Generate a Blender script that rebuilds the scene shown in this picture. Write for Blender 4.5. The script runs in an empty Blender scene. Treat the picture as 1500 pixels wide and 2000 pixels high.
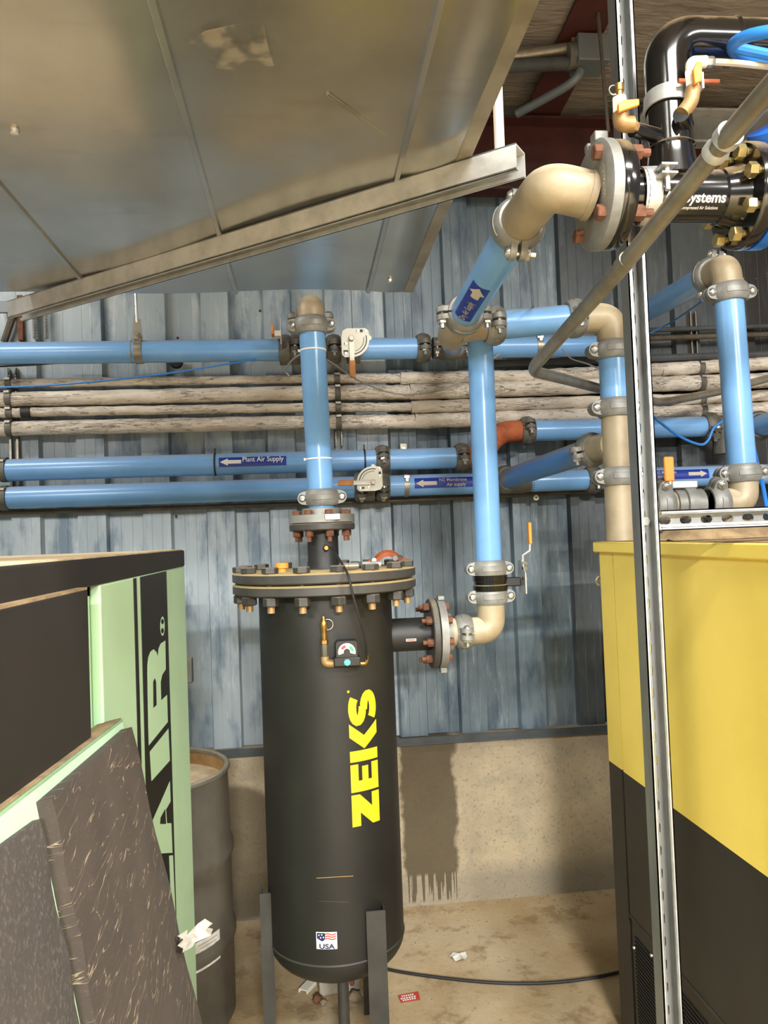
import bpy, bmesh, math, random
from mathutils import Vector as V, Matrix as MX
random.seed(7)
C = bpy.context.scene.collection
PI = math.pi

# ------------------------------------------------------------------ camera
CAMZ = 1.70
F = 1500.0
yv = V(((598 - 750) / F, (1053 - 1000) / F, 1.0)).normalized()      # world +Y (into the back wall) seen by the camera
b = (yv.x * 0.038 + yv.y) / yv.z
zv = V((-0.038, -1.0, b)).normalized()
zv = (zv - yv * zv.dot(yv)).normalized()
xv = yv.cross(zv)
RIGHT = V((xv.x, yv.x, zv.x)); DOWN = V((xv.y, yv.y, zv.y)); FWD = V((xv.z, yv.z, zv.z))
CAM = V((0, 0, CAMZ))
cd = bpy.data.cameras.new('camera'); cam = bpy.data.objects.new('camera', cd); C.objects.link(cam)
cd.sensor_fit = 'VERTICAL'; cd.sensor_height = 36; cd.lens = F / 2000 * 36; cd.clip_start = 0.05
mw = MX.Identity(4)
for i in range(3):
    mw[i][0] = RIGHT[i]; mw[i][1] = -DOWN[i]; mw[i][2] = -FWD[i]; mw[i][3] = CAM[i]
cam.matrix_world = mw
bpy.context.scene.camera = cam

# ------------------------------------------------------------------ light
sc = bpy.context.scene
sc.view_settings.view_transform = 'Standard'; sc.view_settings.look = 'None'
sc.view_settings.gamma = 1; sc.view_settings.use_curve_mapping = False
sc.view_settings.exposure = 0.25
w = bpy.data.worlds.new('hall'); sc.world = w; w.use_nodes = True
w.node_tree.nodes['Background'].inputs[0].default_value = (1.0, 0.98, 0.95, 1)
w.node_tree.nodes['Background'].inputs[1].default_value = 0.30
def area(name, loc, size, power, target=None, col=(1, 0.99, 0.96)):
    l = bpy.data.lights.new(name, 'AREA'); l.shape = 'RECTANGLE'; l.size = size[0]; l.size_y = size[1]
    l.energy = power; l.color = col
    o = bpy.data.objects.new(name, l); C.objects.link(o); o.location = loc
    d = (V(target) - V(loc)) if target else V((0, 0, -1))
    o.rotation_euler = d.to_track_quat('-Z', 'Y').to_euler()
    return o
# rows of high-bay fixtures under the roof of the hall
area('high_bay_light', (0.85, -0.2, 3.72), (1.2, 0.3), 135)
area('high_bay_light', (2.6, -1.6, 3.5), (1.2, 0.3), 380)
area('high_bay_light', (-2.5, -3.0, 3.4), (1.2, 0.3), 500)
area('high_bay_light', (0.45, -5.2, 3.35), (1.2, 0.3), 1750)
area('high_bay_light', (-2.0, 2.2, 3.6), (1.2, 0.3), 40)

# ------------------------------------------------------------------ pixel helpers (photograph 1500 x 2000)
def ray(px, py):
    return RIGHT * ((px - 750) / F) + DOWN * ((py - 1000) / F) + FWD
def P(px, py, Y):
    d = ray(px, py); return CAM + d * (Y / d.y)
def PX(px, py, X):
    d = ray(px, py); return CAM + d * (X / d.x)
def PZ(px, py, Z):
    d = ray(px, py); return CAM + d * ((Z - CAMZ) / d.z)
def PP(px, py, o, n):
    d = ray(px, py); return CAM + d * ((o - CAM).dot(n) / d.dot(n))
def ppm(p):
    return F / (p - CAM).dot(FWD)                # pixels per metre at a point

# ------------------------------------------------------------------ materials
def lin(c):
    if isinstance(c, str):
        c = [int(c[i:i + 2], 16) / 255 for i in (0, 2, 4)]
    return tuple(x / 12.92 if x <= 0.04045 else ((x + 0.055) / 1.055) ** 2.4 for x in c) + (1,)
MATS = {}
class NT:
    def __init__(s, m):
        s.t = m.node_tree; s.b = s.t.nodes['Principled BSDF']
    def n(s, typ, **k):
        x = s.t.nodes.new(typ)
        for a, v in k.items():
            if a.startswith('i_'):
                key = a[2:]; key = int(key) if key.isdigit() else key.replace('_', ' ')
                x.inputs[key].default_value = v
            else: setattr(x, a, v)
        return x
    def l(s, a, b): s.t.links.new(a, b)
    def coord(s, scale=(1, 1, 1), world=False):
        tc = s.n('ShaderNodeNewGeometry').outputs['Position'] if world else s.n('ShaderNodeTexCoord').outputs['Object']
        mp = s.n('ShaderNodeMapping'); mp.inputs['Scale'].default_value = scale
        s.l(tc, mp.inputs[0]); return mp.outputs[0]
    def noise(s, vec, scale, detail=5, rough=0.6):
        x = s.n('ShaderNodeTexNoise'); x.inputs['Scale'].default_value = scale
        x.inputs['Detail'].default_value = detail; x.inputs['Roughness'].default_value = rough
        s.l(vec, x.inputs['Vector']); return x.outputs['Fac']
    def ramp(s, fac, a, b_, ca=(0, 0, 0, 1), cb=(1, 1, 1, 1)):
        r = s.n('ShaderNodeValToRGB'); e = r.color_ramp.elements
        e[0].position = a; e[0].color = ca; e[1].position = b_; e[1].color = cb
        s.l(fac, r.inputs[0]); return r.outputs[0]
    def mix(s, fac, a, b_):
        m = s.n('ShaderNodeMix', data_type='RGBA')
        if hasattr(fac, 'links'): s.l(fac, m.inputs[0])
        else: m.inputs[0].default_value = fac
        for i, q in ((6, a), (7, b_)):
            if hasattr(q, 'links'): s.l(q, m.inputs[i])
            else: m.inputs[i].default_value = q
        return m.outputs[2]
    def math(s, op, a, b_=None, clamp=False):
        m = s.n('ShaderNodeMath', operation=op, use_clamp=clamp)
        for i, q in enumerate((a, b_)):
            if q is None: continue
            if hasattr(q, 'links'): s.l(q, m.inputs[i])
            else: m.inputs[i].default_value = q
        return m.outputs[0]
    def bump(s, h, strength, dist=0.01):
        x = s.n('ShaderNodeBump'); x.inputs['Strength'].default_value = strength; x.inputs['Distance'].default_value = dist
        s.l(h, x.inputs['Height']); s.l(x.outputs[0], s.b.inputs['Normal'])
def newmat(name):
    m = bpy.data.materials.new(name); m.use_nodes = True; MATS[name] = m
    return m, NT(m)
def M(name, col, rough=0.5, metal=0.0, col2=None, scale=8, lo=0.4, hi=0.65, stretch=(1, 1, 1), dust=None, dust_amt=0.8,
      bump=0.0, bscale=60, speck=None, speck_lo=0.68, coat=0.0, world=False):
    m, t = newmat(name)
    c = lin(col)
    vec = t.coord(stretch, world)
    out = None
    if col2:
        nz = t.noise(vec, scale); out = t.mix(t.ramp(nz, lo, hi), c, lin(col2))
    if speck:
        sp = t.ramp(t.noise(t.coord((1, 1, 0.6), world), 38, 6, 0.7), speck_lo, speck_lo + 0.06)
        out = t.mix(sp, out if out is not None else c, lin(speck))
    if dust:      # settled dust lies on what faces up
        g = t.n('ShaderNodeNewGeometry'); sx = t.n('ShaderNodeSeparateXYZ'); t.l(g.outputs['Normal'], sx.inputs[0])
        nn = t.math('ADD', sx.outputs[2], t.math('MULTIPLY', t.math('SUBTRACT', t.noise(vec, 25), 0.5), 0.5))
        fac = t.math('MULTIPLY', t.ramp(nn, 0.45, 0.85), dust_amt)
        out = t.mix(fac, out if out is not None else c, lin(dust))
        rr = t.math('ADD', t.math('MULTIPLY', fac, 0.9 - rough), rough); t.l(rr, t.b.inputs['Roughness'])
        if metal:
            t.l(t.math('MULTIPLY', t.math('SUBTRACT', 1.0, fac), metal), t.b.inputs['Metallic'])
    else:
        t.b.inputs['Roughness'].default_value = rough
        t.b.inputs['Metallic'].default_value = metal
    if out is None: t.b.inputs['Base Color'].default_value = c
    else: t.l(out, t.b.inputs['Base Color'])
    if coat: t.b.inputs['Coat Weight'].default_value = coat; t.b.inputs['Coat Roughness'].default_value = 0.15
    if bump: t.bump(t.noise(t.coord((1, 1, 1), world), bscale), bump, 0.004)
    return m

M('blue_pipe', '75a6d8', 0.27, 0, '6d9ed0', 6, dust='9c958a', dust_amt=0.45)
M('blue_pipe_dusty', '4d82c2', 0.4, 0, '8a8268', 9, 0.5, 0.8, dust='8a7f68', dust_amt=0.9)
M('tan_cast', 'a5977c', 0.48, 0.12, '93846a', 9, dust='d6c6a6', dust_amt=0.6, bump=0.1, bscale=90)
M('cast_grey', '8e8e89', 0.5, 0.3, '787771', 14, bump=0.15, bscale=120)
M('cast_dirty', '6d6a60', 0.6, 0.25, '524e45', 14, bump=0.15, bscale=120)
M('galv_bright', 'c6c7c4', 0.4, 0.6, 'adaeab', 20)
M('galv_strut', '949694', 0.45, 0.6, '7f8180', 14, stretch=(1, 1, 0.3))
M('zinc', 'd0cfc8', 0.25, 0.9)
M('zinc_gold', 'c8b478', 0.3, 0.85)
M('rust', '744b34', 0.85, 0, '523324', 30, bump=0.4, bscale=150)
M('rust_orange', 'a85a34', 0.8, 0, '843f22', 18, bump=0.3)
M('tank_black', '201f1b', 0.52, 0, '1a1916', 5, speck='6d675c', speck_lo=0.74)
M('tank_flange', '403e3b', 0.5, 0, '35332f', 9, dust='b09a6a', dust_amt=0.95)
M('bolt_dark', '4a4743', 0.5, 0.3, '3b3936', 20, dust='8d8470', dust_amt=0.7)
M('black_gloss', '131211', 0.13, 0, dust='a08a68', dust_amt=0.75, coat=0.4)
M('black_plastic', '171615', 0.4)
M('rubber', '1a1918', 0.6)
M('yellow_paint', 'f0d566', 0.42, 0, 'e9cd5e', 3)
M('decal_yellow', 'e2c022', 0.45)
M('dryer_black', '2c2925', 0.5, 0, '26231f', 4, speck='4f4a42', speck_lo=0.72)
M('mint', 'b6d6b0', 0.45, 0, 'b0cfa9', 5)
M('cab_black', '201b19', 0.6, 0, '191614', 6, speck='57504a', speck_lo=0.76)
M('dust_top', 'd8c3a0', 0.9, 0, 'b59d78', 10, bump=0.5, bscale=50)
M('dust_brown', '927b58', 0.95, 0, '6e5a40', 16, bump=0.6, bscale=70)
M('brass', 'b08d4e', 0.35, 0.85, '8b6a38', 30)
M('brass_tan', 'a98a5c', 0.5, 0.4, '94744a', 20)
M('orange_grip', 'ee9636', 0.5)
M('orange_dirty', 'c98642', 0.6, 0, 'a9682c', 30)
M('white_plate', 'dedbcb', 0.5)
M('white_paper', 'd9d6cd', 0.7, 0, 'b9b3a5', 25)
M('paper_red', 'b8402f', 0.7)
M('label_blue', '16308f', 0.4)
M('print_white', 'e6e6e2', 0.5)
M('print_tan', 'c2b8a4', 0.6)
M('print_black', '1c1a18', 0.5)
M('mint_print', 'b6d6b0', 0.45)
M('print_navy', '20244f', 0.5)
M('print_red', 'cf3f34', 0.5)
M('print_green', '3f9a62', 0.5)
M('teal_dot', '52d8ac', 0.5)
M('wheel_blue', '2f7fd8', 0.35)
M('valve_blue', '1a66c8', 0.3)
M('iron_red', '4a211a', 0.7, 0, '3a1712', 6)
M('conduit', 'a09a8c', 0.38, 0.7, '8a8272', 12, dust='a08f74', dust_amt=0.5)
M('conduit_dark', '5d564a', 0.6, 0.3, '4a4338', 12)
M('pipe_grey_dark', '484b4c', 0.7, 0, '3a3b3a', 10)
M('cord_blue', '2a78c4', 0.5)
M('cable_grey', '8f8a80', 0.5)
M('drum', '5e594f', 0.42, 0.1, '504b42', 6, speck='827b6c', speck_lo=0.73)
M('stone', '8f8168', 0.9, 0, '6e6250', 14, bump=0.6, bscale=40)
M('concrete_block', 'a39c8b', 0.9, 0, '847c6c', 14, bump=0.5)
M('steel_leg', '3b3934', 0.55, 0.1, '302e2a', 10, speck='6e685c', speck_lo=0.72)
M('foam', '4c443c', 0.9)
M('box_grey', '6f7577', 0.5, 0.3)

def build_special():
    # white lagging with cracked paint
    m, t = newmat('lagging')
    v = t.coord((0.35, 1, 1), True)
    n1 = t.ramp(t.noise(v, 26), 0.4, 0.62, lin('d6ccbd'), lin('c0b4a4'))
    vo = t.n('ShaderNodeTexVoronoi', feature='DISTANCE_TO_EDGE'); vo.inputs['Scale'].default_value = 30
    wob = t.mix(0.12, v, t.n('ShaderNodeTexNoise', i_Scale=9.0).outputs['Color'])
    t.l(wob, vo.inputs['Vector'])
    cr = t.ramp(vo.outputs['Distance'], 0.01, 0.05, (1, 1, 1, 1), (0, 0, 0, 1))
    gate = t.ramp(t.noise(v, 7), 0.44, 0.54)
    fac = t.math('MULTIPLY', cr, gate)
    col = t.mix(t.math('MULTIPLY', fac, 0.85), n1, lin('2c2620'))
    flake = t.ramp(t.noise(t.coord((0.25, 1, 1), True), 70, 6), 0.58, 0.64)
    col = t.mix(t.math('MULTIPLY', flake, 0.75), col, lin('6d6458'))
    t.l(col, t.b.inputs['Base Color']); t.b.inputs['Roughness'].default_value = 0.8
    t.bump(t.math('SUBTRACT', 1.0, fac), 0.6, 0.004)
    # painted steel wall sheets: slate grey to blue, scuffed pale in vertical streaks; sheets get darker to the right
    for nm, ca, cb, cp, cd2 in (('wall_sheet', 'a2adb2', '8b989f', 'bcc4c6', '566b7c'), ('wall_sheet_mid', '6b7981', '586871', '98a4a8', '384c5c'), ('wall_sheet_dark', '4a5052', '3d4346', '6c7476', '30383f'), ('wall_sheet_darkest', '252422', '1e1e1d', '3e4244', '221c17')):
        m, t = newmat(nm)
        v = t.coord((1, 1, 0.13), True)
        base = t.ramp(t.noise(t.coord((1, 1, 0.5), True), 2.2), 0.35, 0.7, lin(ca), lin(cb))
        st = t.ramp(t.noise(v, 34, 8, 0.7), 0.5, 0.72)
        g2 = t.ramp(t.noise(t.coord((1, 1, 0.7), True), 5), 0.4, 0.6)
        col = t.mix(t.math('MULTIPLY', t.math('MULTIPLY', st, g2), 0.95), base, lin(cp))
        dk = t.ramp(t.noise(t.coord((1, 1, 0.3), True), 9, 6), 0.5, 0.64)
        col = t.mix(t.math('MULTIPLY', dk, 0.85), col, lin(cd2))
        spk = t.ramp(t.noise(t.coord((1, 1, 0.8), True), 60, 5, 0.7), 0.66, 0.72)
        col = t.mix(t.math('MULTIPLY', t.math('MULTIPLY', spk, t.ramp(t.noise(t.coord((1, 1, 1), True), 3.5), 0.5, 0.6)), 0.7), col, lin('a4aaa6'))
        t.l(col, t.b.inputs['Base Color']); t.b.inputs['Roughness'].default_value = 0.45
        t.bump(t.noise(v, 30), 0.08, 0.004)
    # galvanised duct sheet: soft mirror, smudged
    m, t = newmat('duct_sheet')
    v = t.coord((1, 1, 1), True)
    col = t.ramp(t.noise(v, 3.2, 6), 0.35, 0.7, lin('b4b5b2'), lin('a09e97'))
    smud = t.ramp(t.noise(t.coord((1, 2.5, 1), True), 4.5, 6), 0.6, 0.72)
    col = t.mix(t.math('MULTIPLY', smud, 0.35), col, lin('8a8070'))
    t.l(col, t.b.inputs['Base Color']); t.b.inputs['Metallic'].default_value = 0.88
    rg = t.ramp(t.noise(v, 7), 0.3, 0.7, (0.17,) * 3 + (1,), (0.27,) * 3 + (1,)); t.l(rg, t.b.inputs['Roughness'])
    t.bump(t.noise(v, 1.6, 2), 0.35, 0.03)
    # concrete floor, dusty with damp and dirt
    m, t = newmat('floor_concrete')
    v = t.coord((1, 1, 1), True)
    col = t.ramp(t.noise(v, 2.4, 8), 0.35, 0.68, lin('f2e2be'), lin('b89c6c'))
    pale = t.ramp(t.noise(v, 1.7, 5), 0.5, 0.66)
    col = t.mix(t.math('MULTIPLY', pale, 0.8), col, lin('f6e8ca'))
    dirt = t.ramp(t.noise(v, 5.5, 8, 0.7), 0.53, 0.63)
    col = t.mix(t.math('MULTIPLY', dirt, 0.75), col, lin('7a6240'))
    sy = t.n('ShaderNodeSeparateXYZ'); t.l(t.n('ShaderNodeNewGeometry').outputs['Position'], sy.inputs[0])
    mud = t.ramp(t.math('ADD', sy.outputs[1], t.math('MULTIPLY', t.noise(v, 2.6, 6), 1.3)), 3.12, 3.42, (1, 1, 1, 1), (0, 0, 0, 1))
    col = t.mix(t.math('MULTIPLY', mud, 0.6), col, lin('8d7350'))
    fine = t.ramp(t.noise(v, 60, 4), 0.58, 0.75)
    col = t.mix(t.math('MULTIPLY', fine, 0.4), col, lin('55462f'))
    t.l(col, t.b.inputs['Base Color'])
    t.l(t.ramp(t.noise(v, 2.4, 8), 0.35, 0.68, (0.8,) * 3 + (1,), (0.5,) * 3 + (1,)), t.b.inputs['Roughness'])
    t.bump(t.noise(v, 30, 8), 0.28, 0.01)
    # rough stem wall with an oily wet stain that runs down in drips, plus painted shade by the drum
    m, t = newmat('stem_wall')
    v = t.coord((1, 1, 1), True)
    col = t.ramp(t.noise(v, 3, 8), 0.35, 0.7, lin('c2b192'), lin('9d8f77'))
    sx = t.n('ShaderNodeSeparateXYZ'); t.l(t.n('ShaderNodeNewGeometry').outputs['Position'], sx.inputs[0])
    low = t.ramp(t.math('ADD', sx.outputs[2], t.math('MULTIPLY', t.noise(v, 6), 0.12)), 0.16, 0.24, (1, 1, 1, 1), (0, 0, 0, 1))
    col = t.mix(t.math('MULTIPLY', low, 0.5), col, lin('6d6a62'))
    blo = t.ramp(t.noise(v, 7, 8, 0.7), 0.5, 0.66); col = t.mix(t.math('MULTIPLY', blo, 0.45), col, lin('8f8878'))
    grit = t.ramp(t.noise(v, 75, 5), 0.56, 0.68); col = t.mix(t.math('MULTIPLY', grit, 0.5), col, lin('6a604f'))
    a = P(786, 1600, 3.55).x; c_ = P(893, 1600, 3.55).x; mid = (a + c_) / 2; hw = (c_ - a) / 2
    wv = t.math('ADD', sx.outputs[0], t.math('MULTIPLY', t.math('SUBTRACT', t.noise(v, 9), 0.5), 0.09))
    dx = t.math('ABSOLUTE', t.math('SUBTRACT', wv, mid))
    inx = t.ramp(dx, hw - 0.012, hw + 0.006, (1, 1, 1, 1), (0, 0, 0, 1))
    drip = t.math('MULTIPLY', t.ramp(t.noise(t.coord((1, 1, 0.02), True), 42, 2), 0.5, 0.56), 0.12)
    zz = t.math('ADD', sx.outputs[2], drip)
    inz = t.ramp(zz, 0.13, 0.145)
    st = t.math('MULTIPLY', inx, inz)
    bl = P(505, 1520, 3.55)
    d2 = t.math('ADD', t.math('POWER', t.math('SUBTRACT', wv, bl.x - 0.1), 2.0), t.math('MULTIPLY', t.math('POWER', t.math('SUBTRACT', sx.outputs[2], 0.3), 2.0), 0.6))
    gap_shade = t.ramp(d2, 0.05, 0.06, (1, 1, 1, 1), (0, 0, 0, 1))  # shade between drum and tank, painted in as a dark blob
    st = t.math('MAXIMUM', st, t.math('MULTIPLY', gap_shade, 0.9))
    col = t.mix(t.math('MULTIPLY', st, 0.86), col, lin('4d412c'))
    t.l(col, t.b.inputs['Base Color']); t.b.inputs['Roughness'].default_value = 0.85
    t.bump(t.noise(v, 70, 8), 0.6, 0.008)
    # wrinkled vinyl-faced insulation
    m, t = newmat('insulation')
    v = t.coord((1, 3.5, 1), True)
    col = t.ramp(t.noise(v, 3), 0.35, 0.7, lin('968e84'), lin('80776c'))
    t.l(col, t.b.inputs['Base Color']); t.b.inputs['Roughness'].default_value = 0.35
    t.bump(t.noise(v, 6, 3), 0.5, 0.04)
    # wrinkled foam with pale creases running slantwise
    m, t = newmat('foam_wrinkled')
    tc = t.n('ShaderNodeTexCoord').outputs['Object']
    mp = t.n('ShaderNodeMapping', vector_type='TEXTURE'); mp.inputs['Rotation'].default_value = (0, 0, 0.22); mp.inputs['Scale'].default_value = (1 / 8, 1 / 58, 1 / 8); t.l(tc, mp.inputs[0])
    nz = t.n('ShaderNodeTexNoise'); nz.inputs['Scale'].default_value = 1.0; nz.inputs['Detail'].default_value = 2; nz.inputs['Distortion'].default_value = 0.35; t.l(mp.outputs[0], nz.inputs[0])
    rid = t.math('ABSOLUTE', t.math('SUBTRACT', nz.outputs['Fac'], 0.5))
    cre = t.ramp(rid, 0.0, 0.016, (1, 1, 1, 1), (0, 0, 0, 1))
    mp2 = t.n('ShaderNodeMapping', vector_type='TEXTURE'); mp2.inputs['Rotation'].default_value = (0, 0, 0.22); mp2.inputs['Scale'].default_value = (1 / 10, 1 / 22, 1 / 10); t.l(tc, mp2.inputs[0])
    gate = t.ramp(t.noise(mp2.outputs[0], 1.3, 2), 0.44, 0.50)
    cre = t.math('MULTIPLY', cre, gate)
    b0 = t.ramp(t.noise(tc, 9, 6), 0.35, 0.7, lin('40372f'), lin('352d27'))
    fin = t.ramp(t.noise(tc, 190, 3), 0.55, 0.75); b0 = t.mix(t.math('MULTIPLY', fin, 0.3), b0, lin('5f5448'))
    col = t.mix(t.math('MULTIPLY', cre, 0.75), b0, lin('a08d74'))
    t.l(col, t.b.inputs['Base Color']); t.b.inputs['Roughness'].default_value = 0.92
    t.bump(cre, 0.7, 0.004)
    m, t = newmat('foam_speckled')
    tc = t.n('ShaderNodeTexCoord').outputs['Object']
    b0 = t.ramp(t.noise(tc, 6, 6), 0.35, 0.7, lin('423b36'), lin('36312d'))
    fin = t.ramp(t.noise(tc, 150, 3), 0.52, 0.7); b0 = t.mix(t.math('MULTIPLY', fin, 0.45), b0, lin('6a625a'))
    t.l(b0, t.b.inputs['Base Color']); t.b.inputs['Roughness'].default_value = 0.95
    t.bump(t.noise(tc, 150), 0.5, 0.003)
    # smeared paper residue
    m, t = newmat('residue')
    tc = t.coord((1, 1, 1), True)
    al = t.ramp(t.noise(tc, 26, 6), 0.47, 0.58)
    t.b.inputs['Base Color'].default_value = lin('9a9284'); t.b.inputs['Roughness'].default_value = 0.8
    t.l(t.math('MULTIPLY', al, 0.42), t.b.inputs['Alpha'])
build_special()

# ------------------------------------------------------------------ mesh helpers
def frame(o, z, x=None):
    z = V(z).normalized()
    x = V(x) if x is not None else (V((1, 0, 0)) if abs(z.x) < 0.9 else V((0, 1, 0)))
    x = (x - z * x.dot(z)).normalized(); y = z.cross(x)
    m = MX.Identity(4)
    for i in range(3):
        m[i][0] = x[i]; m[i][1] = y[i]; m[i][2] = z[i]; m[i][3] = o[i]
    return m
class MB:
    def __init__(s): s.v = []; s.f = []; s.m = []
    def add(s, vs, fs, mi=0):
        k = len(s.v); s.v += [V(q) for q in vs]
        s.f += [tuple(k + i for i in f) for f in fs]; s.m += [mi] * len(fs); return s
    def box(s, c, size, fr=None, mi=0):
        hx, hy, hz = [q / 2 for q in size]; c = V(c)
        vs = [c + V((sx * hx, sy * hy, sz * hz)) for sz in (-1, 1) for sy in (-1, 1) for sx in (-1, 1)]
        if fr: vs = [fr @ q for q in vs]
        return s.add(vs, [(0, 2, 3, 1), (4, 5, 7, 6), (0, 1, 5, 4), (2, 6, 7, 3), (0, 4, 6, 2), (1, 3, 7, 5)], mi)
    def lathe(s, prof, fr, n=24, a0=0.0, a1=2 * PI, closed=False, mi=0, cap=True):
        full = abs(a1 - a0 - 2 * PI) < 1e-6
        cols = n if full else n + 1
        vs = []
        for i in range(cols):
            a = a0 + (a1 - a0) * i / n
            vs += [fr @ V((r * math.cos(a), r * math.sin(a), z)) for r, z in prof]
        k = len(prof); fs = []
        for i in range(n):
            j = (i + 1) % cols
            for q in range(k if closed else k - 1):
                q2 = (q + 1) % k
                fs.append((i * k + q, j * k + q, j * k + q2, i * k + q2))
        if not full and closed:
            fs.append(tuple(range(k - 1, -1, -1))); fs.append(tuple((cols - 1) * k + q for q in range(k)))
        if full and not closed and cap:
            if prof[0][0] > 1e-6: fs.append(tuple(i * k for i in range(cols))[::-1])
            if prof[-1][0] > 1e-6: fs.append(tuple(i * k + k - 1 for i in range(cols)))
        return s.add(vs, fs, mi)
    def cyl(s, p0, p1, r, n=20, r1=None, mi=0):
        p0 = V(p0); p1 = V(p1); L = (p1 - p0).length
        return s.lathe([(r, 0), (r if r1 is None else r1, L)], frame(p0, p1 - p0), n, mi=mi)
    def hexa(s, p0, p1, r, mi=0, ch=0.12):
        p0 = V(p0); p1 = V(p1); L = (p1 - p0).length
        return s.lathe([(r * (1 - ch), 0), (r, L * 0.12), (r, L * 0.88), (r * (1 - ch), L)], frame(p0, p1 - p0), 6, mi=mi)
    def tube(s, pts, r, n=12, cap=True, mi=0):
        pts = [V(p) for p in pts]; k = len(pts)
        rs = r if isinstance(r, (list, tuple)) else [r] * k
        x = None; vs = []
        for i in range(k):
            t = (pts[min(i + 1, k - 1)] - pts[max(i - 1, 0)]).normalized()
            if x is None: x = t.orthogonal().normalized()
            x = (x - t * x.dot(t)).normalized(); y = t.cross(x)
            vs += [pts[i] + (x * math.cos(2 * PI * j / n) + y * math.sin(2 * PI * j / n)) * rs[i] for j in range(n)]
        fs = [(i * n + j, i * n + (j + 1) % n, (i + 1) * n + (j + 1) % n, (i + 1) * n + j) for i in range(k - 1) for j in range(n)]
        if cap: fs += [tuple(range(n))[::-1], tuple((k - 1) * n + j for j in range(n))]
        return s.add(vs, fs, mi)
    def prism(s, poly, fr, h, mi=0):
        n = len(poly)
        vs = [fr @ V((x, y, 0)) for x, y in poly] + [fr @ V((x, y, h)) for x, y in poly]
        fs = [tuple(range(n))[::-1], tuple(range(n, 2 * n))] + [(i, (i + 1) % n, n + (i + 1) % n, n + i) for i in range(n)]
        return s.add(vs, fs, mi)
    def slab(s, corners, n, t, mi=0):
        k = len(corners); n = V(n)
        vs = [V(c) for c in corners] + [V(c) + n * t for c in corners]
        fs = [tuple(range(k)), tuple(range(2 * k - 1, k - 1, -1))] + [(i, k + i, k + (i + 1) % k, (i + 1) % k) for i in range(k)]
        return s.add(vs, fs, mi)
    def mesh(s, name, mats, inv=None, angle=0.62):
        me = bpy.data.meshes.new(name)
        vs = [inv @ q for q in s.v] if inv is not None else s.v
        me.from_pydata([tuple(q) for q in vs], [], s.f)
        bm = bmesh.new(); bm.from_mesh(me); bmesh.ops.recalc_face_normals(bm, faces=bm.faces); bm.to_mesh(me); bm.free()
        for q in (mats if isinstance(mats, (list, tuple)) else [mats]): me.materials.append(MATS[q])
        me.polygons.foreach_set('material_index', s.m)
        me.polygons.foreach_set('use_smooth', [True] * len(me.polygons))
        me.set_sharp_from_angle(angle=angle)
        return me
WM = {}
def bev(o, w, seg=2):
    if w:
        md = o.modifiers.new('bevel', 'BEVEL'); md.width = w; md.segments = seg; md.limit_method = 'ANGLE'; md.angle_limit = 0.6
def thing(name, label, cat, mat=None, group=None, kind=None):
    o = bpy.data.objects.new(name, None); C.objects.link(o)
    mat = mat if isinstance(mat, MX) else MX.Translation(V(mat) if mat is not None else V((0, 0, 0)))
    o.matrix_basis = mat; WM[o] = mat.copy(); o.empty_display_size = 0.05
    o['label'] = label
    if cat: o['category'] = cat
    if group: o['group'] = group
    if kind: o['kind'] = kind
    return o
def part(name, mb, mats, parent, bevel=0, label=None, angle=0.62):
    me = mb.mesh(name, mats, WM[parent].inverted(), angle)
    o = bpy.data.objects.new(name, me); C.objects.link(o); o.parent = parent; WM[o] = WM[parent].copy(); bev(o, bevel)
    if label: o['label'] = label
    return o
def inst(name, me, parent, wm, label=None):
    o = bpy.data.objects.new(name, me); C.objects.link(o); o.parent = parent
    o.matrix_basis = WM[parent].inverted() @ wm; WM[o] = wm.copy()
    if label: o['label'] = label
    return o
def top(name, mb, mats, label, cat, group=None, kind=None, bevel=0, angle=0.62):
    lo = V([min(q[i] for q in mb.v) for i in range(3)]); hi = V([max(q[i] for q in mb.v) for i in range(3)])
    loc = V(((lo.x + hi.x) / 2, (lo.y + hi.y) / 2, lo.z))
    me = mb.mesh(name, mats, MX.Translation(-loc), angle)
    o = bpy.data.objects.new(name, me); C.objects.link(o); o.location = loc; WM[o] = MX.Translation(loc); bev(o, bevel)
    o['label'] = label
    if cat: o['category'] = cat
    if group: o['group'] = group
    if kind: o['kind'] = kind
    return o
def arc(c, u, v, r, a0, a1, n):
    return [V(c) + (V(u) * math.cos(a0 + (a1 - a0) * i / n) + V(v) * math.sin(a0 + (a1 - a0) * i / n)) * r for i in range(n + 1)]
def bendpath(pts, rad, n=8):
    pts = [V(p) for p in pts]; out = [pts[0]]
    for i in range(1, len(pts) - 1):
        a = (pts[i - 1] - pts[i]).normalized(); c = (pts[i + 1] - pts[i]).normalized()
        r = min(rad, 0.45 * (pts[i - 1] - pts[i]).length, 0.45 * (pts[i + 1] - pts[i]).length)
        p0 = pts[i] + a * r; p1 = pts[i] + c * r
        for k in range(n + 1):
            t = k / n; out.append(p0 * (1 - t) ** 2 + pts[i] * 2 * t * (1 - t) + p1 * t * t)
    out.append(pts[-1]); return out
def sag(p0, p1, d, n=16):
    p0 = V(p0); p1 = V(p1)
    return [p0.lerp(p1, i / n) + V((0, 0, -4 * d * (i / n) * (1 - i / n))) for i in range(n + 1)]
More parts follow.
